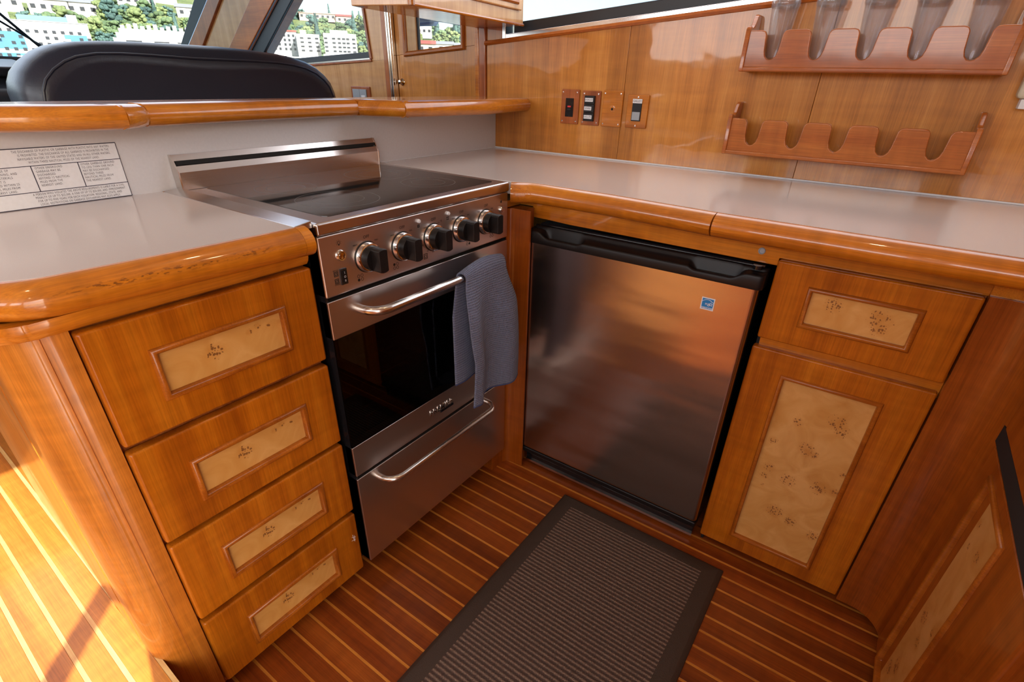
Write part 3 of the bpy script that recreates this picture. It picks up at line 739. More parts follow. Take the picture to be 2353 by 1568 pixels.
def front(parent, name, x, y0, y1, z0, z1, ix, mat, burlmat, inner, horiz=True):
    """drawer or door front on a face with normal +X ('x') or -Y ('y') or -X ('-x')"""
    t = 0.019
    n_ = {'x': -1, '-x': 1, 'y': 1}[ix]
    ia, ib, ic, id_ = inner[0] + 0.0075, inner[1] - 0.0075, inner[2] + 0.0075, inner[3] - 0.0075
    def RR(p0, p1, q0, q1, dd):
        r4 = [(p0, q0), (p1, q0), (p1, q1), (p0, q1)]
        return [((x + n_ * dd, p, q) if ix != 'y' else (p, x + n_ * dd, q)) for p, q in r4]
    g = G()
    rv = [[g.bm.verts.new(p) for p in r] for r in (RR(y0, y1, z0, z1, t), RR(y0, y1, z0, z1, 0), RR(ia, ib, ic, id_, 0), RR(ia, ib, ic, id_, t))]
    for a_, b2 in zip(rv, rv[1:] + rv[:1]):
        for k in range(4): g.face([a_[k], a_[(k + 1) % 4], b2[(k + 1) % 4], b2[k]])
    d = obj(name, g, mat, parent, bevel=0.0042, seg=3)
    a0, a1, b0, b1 = inner
    N = {'x': (1, 0, 0), '-x': (-1, 0, 0), 'y': (0, -1, 0)}[ix]
    def P(a, b_):
        return (x, a, b_) if ix != 'y' else (a, x, b_)
    loop = [P(a0, b0), P(a1, b0), P(a1, b1), P(a0, b1)]
    pr = [(0.0005, -0.001), (0.0005, 0.0015), (-0.0015, 0.0045), (-0.0045, 0.0055), (-0.0065, 0.0045), (-0.0080, 0.001), (-0.0080, -0.0055), (0.0005 - 0.006, -0.0055)]
    obj('bead_moulding', G().sweep(loop, pr, N, closed=True, side=-1 if ix == '-x' else 1), W_BEAD, d, sharp=50)
    if ix != 'y':
        xa, xb = sorted((x + n_ * 0.0050, x + n_ * 0.0080))
        g = G().box(xa, xb, ia - 0.003, ib + 0.003, ic - 0.003, id_ + 0.003); uv = (1, 2, ia, ib, ic, id_) if ix == 'x' else (1, 2, ib, ia, ic, id_)
    else:
        g = G().box(ia - 0.003, ib + 0.003, x + 0.0050, x + 0.0080, ic - 0.003, id_ + 0.003); uv = (0, 2, ia, ib, ic, id_)
    obj('burl_panel', g, burlmat, d, uv=uv)
    return d
for z0, z1, i0, i1 in ((0.6983, 0.8597, 0.7410, 0.8151), (0.5259, 0.6875, 0.5644, 0.6384), (0.3520, 0.5165, 0.3914, 0.4655), (0.1813, 0.3402, 0.2134, 0.2911)):
    dlast = front(cab, 'drawer', 0.3894, -1.2935, -0.9870, z0, z1, 'x', W_DR, B_DRAWER, (-1.2319, -1.0438, i0, i1))

sc_ = G()
for p, q in (((-1.0016, 0.2905), (-1.0000, 0.2735)), ((-1.0045, 0.2855), (-0.9955, 0.2800)), ((-1.0060, 0.2765), (-0.9965, 0.2735)), ((-0.9975, 0.2860), (-0.9990, 0.2700))):
    sc_.tube([(0.3894, p[0], p[1]), (0.3894, q[0], q[1])], 0.00045, 5)
obj('scratch_mark', sc_, M_LABEL, dlast, label='pale scratch marks')

# ================================================================== cooker
ck = thing('cooker', 'stainless steel electric cooker with black glass hob and five black knobs', 'cooker', (0.2, -0.73, 0.0))
SL, SR, XS = -0.9776, -0.4870, 0.4027
obj('side_panel', G().box(0.02, XS - 0.004, SL, SL + 0.004, 0.20, 0.9065), M_BLACKS, ck)
obj('side_panel', G().box(0.02, XS - 0.004, SR - 0.004, SR, 0.20, 0.9065), M_BLACKS, ck)
obj('body', G().box(0.02, 0.05, SL + 0.004, SR - 0.004, 0.20, 0.9065).box(0.05, 0.375, SL + 0.004, SR - 0.004, 0.80, 0.906)
    .box(0.05, 0.375, SL + 0.004, SR - 0.004, 0.20, 0.45).box(0.05, 0.375, SL + 0.004, SL + 0.04, 0.45, 0.80).box(0.05, 0.375, SR - 0.04, SR - 0.004, 0.45, 0.80), M_VOID, ck)
obj('kick_plate', G().box(0.04, 0.335, SL + 0.01, SR - 0.01, FZ, 0.20), M_VOID, ck)
obj('hob_frame', G().box(0.0008, 0.4066, SL, SR, 0.9069, 0.9268), S_TOP, ck, bevel=0.004, seg=3)
gl = [(0.026, -0.941), (0.380, -0.941), (0.380, -0.5095), (0.026, -0.5095)]
def rrect(x0, x1, y0, y1, r, n=5):
    return arc(x1 - r, y1 - r, r, 0, 90, n) + arc(x0 + r, y1 - r, r, 90, 180, n) + arc(x0 + r, y0 + r, r, 180, 270, n) + arc(x1 - r, y0 + r, r, 270, 360, n)
obj('glass_hob', G().prism(rrect(0.022, 0.381, -0.942, -0.509, 0.012), 'z', 0.9255, 0.9273), M_COOK, ck)
for (bx, by, br) in ((0.285, -0.842, 0.072), (0.285, -0.612, 0.056), (0.130, -0.842, 0.056), (0.130, -0.612, 0.072)):
    obj('burner_ring', G().sweep([(bx + br * math.cos(t * math.pi / 24), by + br * math.sin(t * math.pi / 24), 0.92732) for t in range(48)], [(0, 0), (0.0008, 0), (0.0008, 0.00006), (0, 0.00006)], (0, 0, 1), closed=True), M_RING, ck)
    obj('burner_ring', G().sweep([(bx + br * 0.62 * math.cos(t * math.pi / 24), by + br * 0.62 * math.sin(t * math.pi / 24), 0.92732) for t in range(48)], [(0, 0), (0.0006, 0), (0.0006, 0.00006), (0, 0.00006)], (0, 0, 1), closed=True), M_RING, ck)
bg = G().prism([(0.0006, 0.9272), (0.0215, 0.9272), (0.0220, 0.9575), (0.0155, 0.9680), (0.0110, 0.9680), (0.0105, 0.9725), (0.0125, 0.9760), (0.0075, 0.9865), (0.0006, 0.9865)], 'x', 0, 0) if False else G()
prof = [(0.0006, 0.9272), (0.0215, 0.9272), (0.0220, 0.9575), (0.0160, 0.9680), (0.0085, 0.9688), (0.0085, 0.9745), (0.0120, 0.9765), (0.0070, 0.9862), (0.0006, 0.9862)]
bg.prism(prof, 'y', -0.979, -0.5100)
obj('backguard', bg, S_TOP, ck, sharp=20)
obj('backguard_slot', G().box(0.0083, 0.0122, -0.9765, -0.5125, 0.9690, 0.9763), M_VOID, ck)
obj('backguard_cheek', G().prism([(0.0006, 0.9272), (0.0222, 0.9272), (0.0226, 0.9577), (0.0164, 0.9684), (0.0126, 0.9770), (0.0075, 0.9866), (0.0006, 0.9866)], 'y', -0.9815, -0.9788), S_HAND, ck)
obj('backguard_cheek', G().prism([(0.0006, 0.9272), (0.0222, 0.9272), (0.0226, 0.9577), (0.0164, 0.9684), (0.0126, 0.9770), (0.0075, 0.9866), (0.0006, 0.9866)], 'y', -0.5102, -0.5080), S_HAND, ck)
cp = obj('control_panel', G().box(0.372, XS, SL, SR, 0.8068, 0.9060), S_PAN, ck, bevel=0.003, seg=3)
for kx in (-0.8882, -0.8078, -0.7279, -0.6472, -0.5682):
    zc_ = 0.8558
    kb = obj('knob', G().lathe((XS + 0.010, kx, zc_), (1, 0, 0), [(0.0205, 0), (0.0205, 0.010), (0.0195, 0.0125), (0.0, 0.0127)], 32), M_BLACK, ck)
    gr = G()
    n = 10
    loopA = arc(kx, zc_ , 0.0200, 62, 118, 6) + arc(kx, zc_, 0.0200, 242, 298, 6)
    gr.prism(loopA, 'x', XS + 0.0205, XS + 0.041)
    obj('knob_grip', gr, M_BLACK, kb, bevel=0.0018, seg=3)
    obj('knob_collar', G().lathe((XS, kx, zc_), (1, 0, 0), [(0.0248, 0), (0.0248, 0.006), (0.0236, 0.0095), (0.0215, 0.0105), (0.0200, 0.0105)], 36), M_CHROME, kb)
    obj('knob_gasket', G().lathe((XS, kx, zc_), (1, 0, 0), [(0.0264, 0), (0.0264, 0.0008), (0.0250, 0.0008)], 32), M_INK, kb)
def pushbutton(y_, z_, r_, nm, mm=M_CHROME):
    b_ = obj(nm, G().lathe((XS, y_, z_), (1, 0, 0), [(r_, 0), (r_, 0.002), (r_ * 0.86, 0.0042), (r_ * 0.66, 0.0042), (r_ * 0.62, 0.003), (r_ * 0.58, 0.0046), (0, 0.005)], 24), mm, ck)
    return b_
pushbutton(-0.9404, 0.8702, 0.0090, 'light_button'); pushbutton(-0.5121, 0.8718, 0.0080, 'fan_button')
pushbutton(-0.7650, 0.8925, 0.0034, 'indicator_lamp', M_LABEL); pushbutton(-0.6852, 0.8929, 0.0034, 'indicator_lamp', M_LABEL)
rk = obj('rocker_switch', G().box(XS, XS + 0.0025, -0.9472, -0.9340, 0.8225, 0.8492), M_BLACKS, ck, bevel=0.0008)
obj('rocker', G().prism([(XS + 0.0025, 0.8265), (XS + 0.0042, 0.8265), (XS + 0.0028, 0.8358), (XS + 0.0042, 0.8452), (XS + 0.0025, 0.8452)], 'y', -0.9440, -0.9370), M_BLACK, rk)
for s, z_ in (('I', 0.8425), ('O', 0.8360), ('II', 0.8295)):
    text('marking', s, 0.0052, (XS + 0.0044, -0.9405, z_), (0, 1, 0), (0, 0, 1), M_LABEL, rk, 'CENTER')
XM = XS + 0.0003
def mark(s, y_, z_, size, parent=cp): text('marking', s, size, (XM, y_, z_), (0, 1, 0), (0, 0, 1), M_INK, parent, 'CENTER')
def ring_mark(y_, z_, r_, fill=False):
    if fill: g = G().lathe((XS, y_, z_), (1, 0, 0), [(r_, 0), (r_, 0.0003)], 14)
    else: g = G().sweep([(XS, y_ + r_ * math.cos(t * math.pi / 8), z_ + r_ * math.sin(t * math.pi / 8)) for t in range(16)], [(-0.0003, 0), (0.0003, 0), (0.0003, 0.0003), (-0.0003, 0.0003)], (1, 0, 0), closed=True)
    obj('marking', g, M_INK, cp)
def frame_mark(y_, z_, s_):
    obj('marking', G().sweep([(XS, y_ - s_, z_ - s_), (XS, y_ + s_, z_ - s_), (XS, y_ + s_, z_ + s_), (XS, y_ - s_, z_ + s_)], [(-0.0005, 0), (0.0005, 0), (0.0005, 0.0003), (-0.0005, 0.0003)], (1, 0, 0), closed=True), M_INK, cp)
    obj('marking', G().sweep([(XS, y_ - s_ * .5, z_ - s_ * .5), (XS, y_ + s_ * .5, z_ - s_ * .5), (XS, y_ + s_ * .5, z_ + s_ * .45), (XS, y_ - s_ * .5, z_ + s_ * .45)], [(-0.0004, 0), (0.0004, 0), (0.0004, 0.0003), (-0.0004, 0.0003)], (1, 0, 0), closed=True), M_INK, cp)
for i, kx in enumerate((-0.8882, -0.8078, -0.7279, -0.6472, -0.5682)):
    mark('OFF', kx + 0.0025, 0.8887, 0.0075)
    if i != 2:
        mark('MAX', kx - 0.0215, 0.8795, 0.0042); mark('MIN', kx + 0.0225, 0.8795, 0.0042)
        dots = {0: 2, 1: 0, 3: 3, 4: 1}[i]
        dy = {0: -0.0192, 1: -0.0195, 3: 0.0215, 4: 0.0215}[i]
        for q, (a, b_) in enumerate(((-0.0036, 0.8277), (0.0036, 0.8277), (-0.0036, 0.8212), (0.0036, 0.8212))):
            ring_mark(kx + dy + a, b_, 0.0025, q == dots)
    else:
        for s, a in (('150', 60), ('200', 25), ('300', -55), ('350', -95), ('400', -125), ('450', -160), ('500', 160), ('BROIL', 130)):
            mark(s, kx + 0.031 * math.cos(math.radians(a)), 0.8558 + 0.028 * math.sin(math.radians(a)), 0.0034)
        mark('\u00b0F', kx + 0.0225, 0.8815, 0.0062)
for z_, s_, y_ in ((0.8425, 0.0034, -0.9541), (0.8309, 0.0034, -0.9541), (0.8241, 0.0046, -0.7516), (0.8834, 0.0022, -0.7652)):
    frame_mark(y_, z_, s_)
mark('BROIL', -0.9541, 0.8482, 0.0038); mark('OVEN', -0.9541, 0.8252, 0.0038)
for a, b_ in ((-0.0018, 0.0018), (0.0018, 0.0018), (-0.0018, -0.0018), (0.0018, -0.0018)):
    ring_mark(-0.6857 + a, 0.8836 + b_, 0.0013, True)
ring_mark(-0.9405, 0.8905, 0.0022)
obj('marking', G().box(XS, XS + 0.0003, -0.9416, -0.9394, 0.8862, 0.8884), M_INK, cp)
for t in range(7):
    a = math.radians(-30 + t * 40)
    c0, c1 = 0.0034, 0.0050
    obj('marking', G().tube([(XS + 0.0002, -0.9405 + c0 * math.cos(a), 0.8905 + c0 * math.sin(a)), (XS + 0.0002, -0.9405 + c1 * math.cos(a), 0.8905 + c1 * math.sin(a))], 0.00025, 5), M_INK, cp)
for t in range(3):
    a = math.radians(t * 60 + 20)
    obj('marking', G().tube([(XS + 0.0002, -0.5128 - 0.0032 * math.cos(a), 0.8885 - 0.0032 * math.sin(a)), (XS + 0.0002, -0.5128 + 0.0032 * math.cos(a), 0.8885 + 0.0032 * math.sin(a))], 0.0006, 5), M_INK, cp)
# oven door
dr = obj('oven_door', G().box(0.380, XS, SL, SR, 0.7332, 0.8005).box(0.380, XS, SL, SR, 0.4364, 0.5060), S_DOOR, ck, bevel=0.0015)
obj('door_glass', G().box(0.388, XS - 0.0006, SL + 0.0005, SR - 0.0005, 0.5061, 0.7331), M_OVENGL, dr)
obj('door_backing', G().box(0.376, 0.3795, SL + 0.004, SL + 0.055, 0.4364, 0.8005).box(0.376, 0.3795, SR - 0.055, SR - 0.004, 0.4364, 0.8005).box(0.376, 0.3795, SL + 0.055, SR - 0.055, 0.70, 0.8005), M_VOID, dr)
def bent_handle(y0, y1, z, off, r, rb=0.028):
    pts = [(XS - 0.001, y0, z)]
    x1 = XS + off
    n = 8
    for i in range(n + 1):
        a = math.pi / 2 * i / n
        pts.append((x1 - rb + rb * math.sin(a), y0 + rb - rb * math.cos(a), z))
    for i in range(n + 1):
        a = math.pi / 2 * i / n
        pts.append((x1 - rb + rb * math.cos(a), y1 - rb + rb * math.sin(a), z))
    pts.append((XS - 0.001, y1, z))
    return G().tube(pts, r, 16)
obj('door_handle', bent_handle(-0.9180, -0.5500, 0.7725, 0.040, 0.0078, 0.034), S_HAND, dr)
bd = text('badge', 'PREMIER', 0.0190, (XS + 0.0004, -0.7315, 0.4715), (0, 1, 0), (0, 0, 1), M_CHROME, dr, 'CENTER', extrude=0.0010, spacing=1.10, bold=0.0003)
obj('badge_plate', G().box(XS, XS + 0.0014, -0.7365, -0.6935, 0.4585, 0.4635), M_BLACKS, dr)
for zz in (0.585, 0.530):
    rkk = G()
    for j in range(6):
        rkk.tube([(0.08 + j * 0.052, SL + 0.055, zz), (0.08 + j * 0.052, SR - 0.055, zz)], 0.0016, 6)
    rkk.tube([(0.368, SL + 0.055, zz), (0.368, SR - 0.055, zz)], 0.0022, 6)
    for j in range(9):
        yy = SL + 0.07 + j * 0.044
        rkk.tube([(0.07, yy, zz + 0.002), (0.366, yy, zz + 0.002)], 0.0013, 6)
    obj('oven_rack', rkk, M_CHROME, ck)
dw = obj('storage_drawer', G().box(0.30, XS, SL, SR, 0.1991, 0.4285), S_DOOR, ck, bevel=0.0015)
obj('drawer_handle', bent_handle(-0.9255, -0.5700, 0.4035, 0.037, 0.0068, 0.032), S_HAND, dw)

# ================================================================== dish towel over the oven handle
HX, HZ, HR = XS + 0.040, 0.7725, 0.0095
def towel_pt(u, v, inner=False):
    # v 0..1 front hem up to the bar; 1..1.25 over the bar; 1.25..2 down the back
    yl_top, yr_top = -0.696, -0.566
    if v <= 1.0:
        t = 1 - v
        bot = 0.478 + 0.012 * u + (-0.012 * math.exp(-((u - 0.22) / 0.18) ** 2)) + 0.006 * math.sin(u * 5)
        z = HZ + (bot - HZ) * t
        s = min(1.0, t * 3.2); s = s * s * (3 - 2 * s)
        yl = yl_top + (-0.694 - yl_top) * t - 0.012 * math.sin(math.pi * min(1, t * 1.6)) 
        yr = yr_top + (-0.552 - yr_top) * s + 0.030 * t
        y_ = yl + (yr - yl) * u
        x = HX + HR + 0.003 + 0.008 * math.sin(math.pi * t) + s * (0.011 * math.sin(u * 8.0 + 0.6 + t * 1.2) + 0.010 * math.exp(-((u - 0.16) / 0.1) ** 2) * t + 0.012 * u * t)
        return Vector((x, y_, z))
    y_ = yl_top + (yr_top - yl_top) * u
    if v <= 1.25:
        a = (v - 1) / 0.25 * math.pi
        lift = 0.010 * math.sin(math.pi * u) * math.sin(a) + 0.008 * u * math.sin(a)
        return Vector((HX + (HR + 0.003) * math.cos(a), y_, HZ + (HR + 0.002) * math.sin(a) + lift))
    t = (v - 1.25) / 0.75
    bot = 0.530
    z = HZ + (bot - HZ) * t
    y_ = y_ - 0.016 * min(1, t * 3) * (1 - u)
    return Vector((HX - HR - 0.003 + 0.003 * math.sin(u * 9) * t, y_, z))
tw = thing('dish_towel', 'slate blue waffle weave towel hanging over the oven door handle', 'towel', (HX, -0.63, 0.48))
g = G()
nu, nv = 44, 120
grid = [[g.bm.verts.new(towel_pt(i / nu, 2.0 * j / nv)) for j in range(nv + 1)] for i in range(nu + 1)]
uvl = g.bm.loops.layers.uv.new('UVMap')
for i in range(nu):
    for j in range(nv):
        f = g.bm.faces.new([grid[i][j], grid[i + 1][j], grid[i + 1][j + 1], grid[i][j + 1]])
        for l, (a, b_) in zip(f.loops, ((i, j), (i + 1, j), (i + 1, j + 1), (i, j + 1))):
            l[uvl].uv = (a / nu, b_ / nv)
to = obj('cloth', g, M_TOWEL, tw, sharp=80)
sm = to.modifiers.new('thick', 'SOLIDIFY'); sm.thickness = 0.0042; sm.offset = 0
for v_, lab in ((0.0, 'front hem'), (2.0, 'back hem')):
    obj('hem', G().tube([towel_pt(i / 40, v_) for i in range(41)], 0.0028, 8), M_HEM, tw)

# ================================================================== filler post between cooker and fridge, face rail
fp = tag(obj('filler_post', G().prism([(0.300, -0.4855), (0.3950, -0.4855), (0.3952, -0.4835), (0.3985, -0.4765), (0.4050, -0.4715), (0.4140, -0.4695), (0.4420, -0.4690), (0.4515, -0.4690), (0.4515, -0.4630), (0.4360, -0.4630), (0.4360, -0.43), (0.300, -0.43)], 'z', FZ, 0.868)
    .box(0.300, 0.3947, -0.5325, -0.4856, FZ, 0.196), W_RED, bevel=0.001, sharp=40), 'narrow coved cherry wood post between cooker and fridge', 'post')
fr_ = thing('face_rail', 'long wooden rail under the right worktop above the fridge', 'rail', (0.8, -0.42, 0.84))
obj('board', G().prism([(0.3664, 0.8690), (0.4300, 0.8690), (0.4310, 0.8455), (0.4700, 0.8448), (0.5228, 0.8426), (0.9600, 0.8389), (0.9600, 0.8526), (1.2560, 0.8526), (1.2560, 0.8845), (0.3664, 0.8845)], 'y', -0.4270, -0.4080), W_DRX, fr_, bevel=0.0012)
obj('board', G().box(0.380, 0.396, -0.4860, -0.4275, 0.8695, 0.8845), W_DRY, fr_, bevel=0.0012)
obj('screw_cup', G().lathe((0.9283, -0.4270, 0.8602), (0, -1, 0), [(0.0062, 0), (0.0060, 0.002), (0.0046, 0.0028), (0.0040, 0.0012), (0, 0.0008)], 20), M_GREYP, fr_)

# ================================================================== right worktop
wr = thing('worktop', 'long glossy beige worktop with wooden edge along the panelled wall', 'worktop', (0.8, -0.24, 0.88))
edgeR = [(0.4105, -0.4865), (0.4205, -0.4805), (0.4320, -0.4700), (0.4450, -0.4620), (0.4620, -0.4580), (0.63, -0.4585), (0.8495, -0.4790)]
edgeR2 = [(0.8505, -0.4792), (1.10, -0.4820), (1.268, -0.4814)] + arc(1.276, -0.5215, 0.0400, 88, 2, 8) + [(1.3165, -0.60), (1.3180, -1.299)]
obj('laminate_top', G().prism([(0.0, -0.0005), (0.0, -0.4865), (0.36, -0.4865), (0.4180, -0.4760)] + edgeR[2:] + edgeR2[1:] + [(1.70, -1.299), (1.70, -0.0005)], 'z', 0.900, 0.9266), M_TOP, wr)
obj('edge_nosing', G().sweep([(a, b_, 0.9266) for a, b_ in edgeR], NPROF, (0, 0, 1), side=1), W_DRX, wr, sharp=60)
obj('edge_nosing', G().sweep([(a, b_, 0.9266) for a, b_ in edgeR2], NPROF, (0, 0, 1), side=1), W_DRX, wr, sharp=60)
obj('back_bead', G().box(0.001, 1.70, -0.0040, -0.0005, 0.9266, 0.9305), M_LABEL, wr, bevel=0.001)
obj('back_bead', G().box(0.0005, 0.0035, -0.4865, -0.004, 0.9266, 0.9290), M_LABEL, wr, bevel=0.001)

# ================================================================== fridge
fg = thing('mini_fridge', 'compact brushed steel fridge with black top handle under the worktop', 'fridge', (0.665, -0.2, 0.0))
YF = -0.4599
FL, FR = 0.4418, 0.9450
obj('body', G().box(0.4470, 0.9420, -0.4225, -0.02, 0.178, 0.8350), M_BLACKS, fg, bevel=0.006)
obj('base', G().box(0.46, 0.93, -0.415, -0.05, FZ, 0.178), M_BLACK, fg)
fd = obj('door', G().box(FL, FR, YF, -0.4265, 0.2106, 0.8080), S_FR, fg, bevel=0.010, seg=5)
obj('gasket', G().box(0.449, 0.940, -0.4265, -0.4225, 0.200, 0.822), M_VOID, fg)
def bump(x, a, b_, e=0.03):
    def s(t): t = max(0, min(1, t)); return t * t * (3 - 2 * t)
    return s((x - a) / e) * s((b_ - x) / e)
HL, HR_ = 0.4405, 0.9500
def handle_pt(u, v):
    x = HL + u * (HR_ - HL)
    w = max(bump(x, 0.463, 0.594, 0.03), bump(x, 0.795, 0.920, 0.03), 0.55 * bump(x, 0.48, 0.90, 0.05))
    pk = max(bump(x, 0.470, 0.580, 0.02), bump(x, 0.806, 0.914, 0.02))
    lip = 0.8243 - 0.013 * w
    pts = [(-0.4275, 0.7970), (-0.4602, 0.7970), (-0.4608, 0.7985), (-0.4608, lip - 0.004), (-0.4596, lip - 0.001), (-0.4570, lip), (-0.4530, lip - 0.001),
           (-0.4480, lip + 0.002 - 0.013 * pk), (-0.4420, lip + 0.003 - 0.015 * pk), (-0.4370, 0.8245 - 0.014 * pk), (-0.4357, 0.8290 - 0.002 * pk), (-0.4335, 0.8310), (-0.4245, 0.8310)]
    rnd = 0.011
    e = min(x - HL, HR_ - x)
    dy = rnd - math.sqrt(max(0, rnd * rnd - max(0, rnd - e) ** 2))
    k = v * (len(pts) - 1); i = min(int(k), len(pts) - 2); f = k - i
    yy = pts[i][0] + (pts[i + 1][0] - pts[i][0]) * f; zz = pts[i][1] + (pts[i + 1][1] - pts[i][1]) * f
    return (x, min(-0.4245, yy + dy * (1 if yy < -0.43 else 0.3)), zz)
hg = G()
xsn = [0.0, 0.001, 0.004, 0.008, 0.014, 0.022] + [0.022 + (0.978 - 0.022) * i / 110 for i in range(1, 111)] + [0.986, 0.992, 0.996, 0.999, 1.0]
rows = [[hg.bm.verts.new(handle_pt(u, j / 12)) for j in range(13)] for u in xsn]
for a, b_ in zip(rows, rows[1:]):
    for j in range(12): hg.face([a[j], a[j + 1], b_[j + 1], b_[j]])
hg.face(rows[0]); hg.face(rows[-1][::-1])
obj('top_handle', hg, M_BLACK, fd, sharp=50)
obj('hinge', G().cyl((0.930, -0.439, 0.8300), (0.930, -0.439, 0.8370), 0.0080, seg=16).box(0.922, 0.942, -0.439, -0.4285, 0.8352, 0.8372), M_BLACKS, fg)
obj('bottom_lip', G().box(FL, FR, -0.4575, -0.4265, 0.1945, 0.2103), M_BLACK, fd, bevel=0.004)
obj('base_grille', G().box(0.449, 0.940, -0.438, -0.4230, 0.160, 0.1935).box(0.465, 0.655, -0.4395, -0.437, 0.174, 0.180).box(0.69, 0.88, -0.4395, -0.437, 0.174, 0.180), M_BLACKS, fg, bevel=0.002)
obj('base_trim', G().box(0.449, 0.940, -0.443, -0.4365, 0.1535, 0.160), M_ALU, fg)
st = obj('energy_label', G().box(0.8500, 0.8752, YF - 0.0006, YF + 0.0005, 0.7387, 0.7633), M_LABEL, fd)
obj('label_field', G().box(0.8519, 0.8733, YF - 0.0008, YF - 0.0005, 0.7446, 0.7614), M_CYAN, st)
obj('label_band', G().box(0.8519, 0.8733, YF - 0.0008, YF - 0.0005, 0.7405, 0.7444), M_PALEBLUE, st)
text('label_lettering', 'ENERGY STAR', 0.0034, (0.8626, YF - 0.0010, 0.7423), (1, 0, 0), (0, 0, 1), M_LABEL, st, 'CENTER', bold=0.00004)
text('label_lettering', 'energy', 0.0066, (0.8597, YF - 0.0010, 0.7514), (1, 0, 0.04), (0.25, 0, 1), M_LABEL, st, 'CENTER', bold=0.00006)
def star(cx, cz, r):
    pts = []
    for i in range(10):
        rr = r if i % 2 == 0 else r * 0.42
        a = math.radians(90 + 36 * i)
        pts.append((cx + rr * math.cos(a), cz + rr * math.sin(a)))
    return pts
obj('label_star', G().sweep([(a, YF - 0.0008, b_) for a, b_ in star(0.8688, 0.7511, 0.0039)], [(-0.0003, 0), (0.0003, 0), (0.0003, 0.0002), (-0.0003, 0.0002)], (0, -1, 0), closed=True), M_LABEL, st)
obj('label_arc', G().tube([(0.8522 + 0.0209 * i / 16, YF - 0.0009, 0.7530 + 0.0067 * math.sin(math.pi * (0.12 + 0.80 * i / 16))) for i in range(17)], 0.00045, 6), M_LABEL, st)

# ================================================================== base cabinet right of the fridge
bc = thing('base_cabinet', 'cherry base cabinet with one burl drawer over a burl door right of fridge', 'cabinet', (1.11, -0.15, 0.0))
YC = -0.4407
obj('body', G().box(0.966, 1.2545, -0.4215, -0.02, 0.175, 0.8522).box(0.966, 1.2545, -0.3950, -0.02, FZ, 0.175), W_DARK, bc)
obj('mid_rail', G().box(0.966, 1.2545, -0.4275, -0.4215, 0.67, 0.715), W_DRX, bc)
obj('side_edge', G().box(0.9600, 0.9655, -0.4220, -0.03, FZ, 0.8380), M_VOID, bc)
front(bc, 'drawer', YC, 0.9607, 1.2525, 0.7022, 0.8589 - 0.0068, 'y', W_DR, B_DRAWER_R, (1.0207, 1.1905, 0.7410, 0.8165))
front(bc, 'door', YC, 0.9575, 1.2525, 0.1712, 0.6836, 'y', W_DR, B_DOOR, (1.0207, 1.1898, 0.2100, 0.6391))

# ================================================================== corner cabinet at the right edge
cc = thing('corner_cabinet', 'cherry cabinet with coved corner, colour darkened for shade, at the right edge', 'cabinet', (1.5, -0.6, 0.0))
XC = 1.3377
cv = [(1.2550, -0.4407), (1.2743, -0.4410)] + arc(1.2787, -0.4999, 0.0590, 90, 0, 9)[1:] + [(XC, -0.5202), (XC + 0.005, -0.87), (XC + 0.005, -1.3)]
obj('coved_panel', G().prism(cv + [(XC + 0.05, -1.3), (XC + 0.05, -0.41), (1.2550, -0.41)], 'z', 0.1644, 0.8560), W_RED, cc, sharp=40)  # darkened cherry, shade is in the colour
obj('body', G().box(1.39, 1.70, -1.30, -0.02, FZ, 0.885).box(1.365, 1.39, -1.30, -0.395, FZ, 0.1640), W_DARK, cc)
obj('cornice', G().sweep([(a, b_, 0.8562) for a, b_ in cv], [(-0.03, 0.0), (-0.006, 0.0), (-0.006, 0.0285), (-0.03, 0.0285)], (0, 0, 1)), W_DRY, cc, sharp=50)
front(cc, 'door', XC - 0.004, -0.88, -0.5000, 0.1697, 0.651, '-x', W_RED, B_CORNER, (-0.7252, -0.5571, 0.1802, 0.6325))
obj('shaded_gap_strip', G().box(XC - 0.0025, XC + 0.004, -0.92, -0.4674, 0.6519, 0.6818), M_VOID, cc)  # black strip stands for the shaded gap between door and drawer
obj('drawer', G().box(XC - 0.004, XC + 0.010, -0.88, -0.5000, 0.6825, 0.848), W_RED, cc, bevel=0.003)

# ================================================================== floor mat
mt = thing('floor_mat', 'dark brown anti fatigue mat with woven ribbed centre on galley floor', 'mat', (0.82, -0.85, FZ))
def mat_ring(x0, x1, y0, y1, z): return [(x0, y0, z), (x1, y0, z), (x1, y1, z), (x0, y1, z)]
obj('border', G().loft([mat_ring(0.6137, 1.0363, -1.25, -0.4956, FZ + 0.0003), mat_ring(0.6137, 1.0363, -1.25, -0.4956, FZ + 0.0035), mat_ring(0.6240, 1.0260, -1.24, -0.5060, FZ + 0.0105),
                        mat_ring(0.6533, 0.9963, -1.2110, -0.5340, FZ + 0.0105)]), M_MATB, mt, bevel=0.002, sharp=60)
obj('woven_centre', G().box(0.6546, 0.9950, -1.2095, -0.5356, FZ + 0.005, FZ + 0.0112), M_WEAVE, mt)

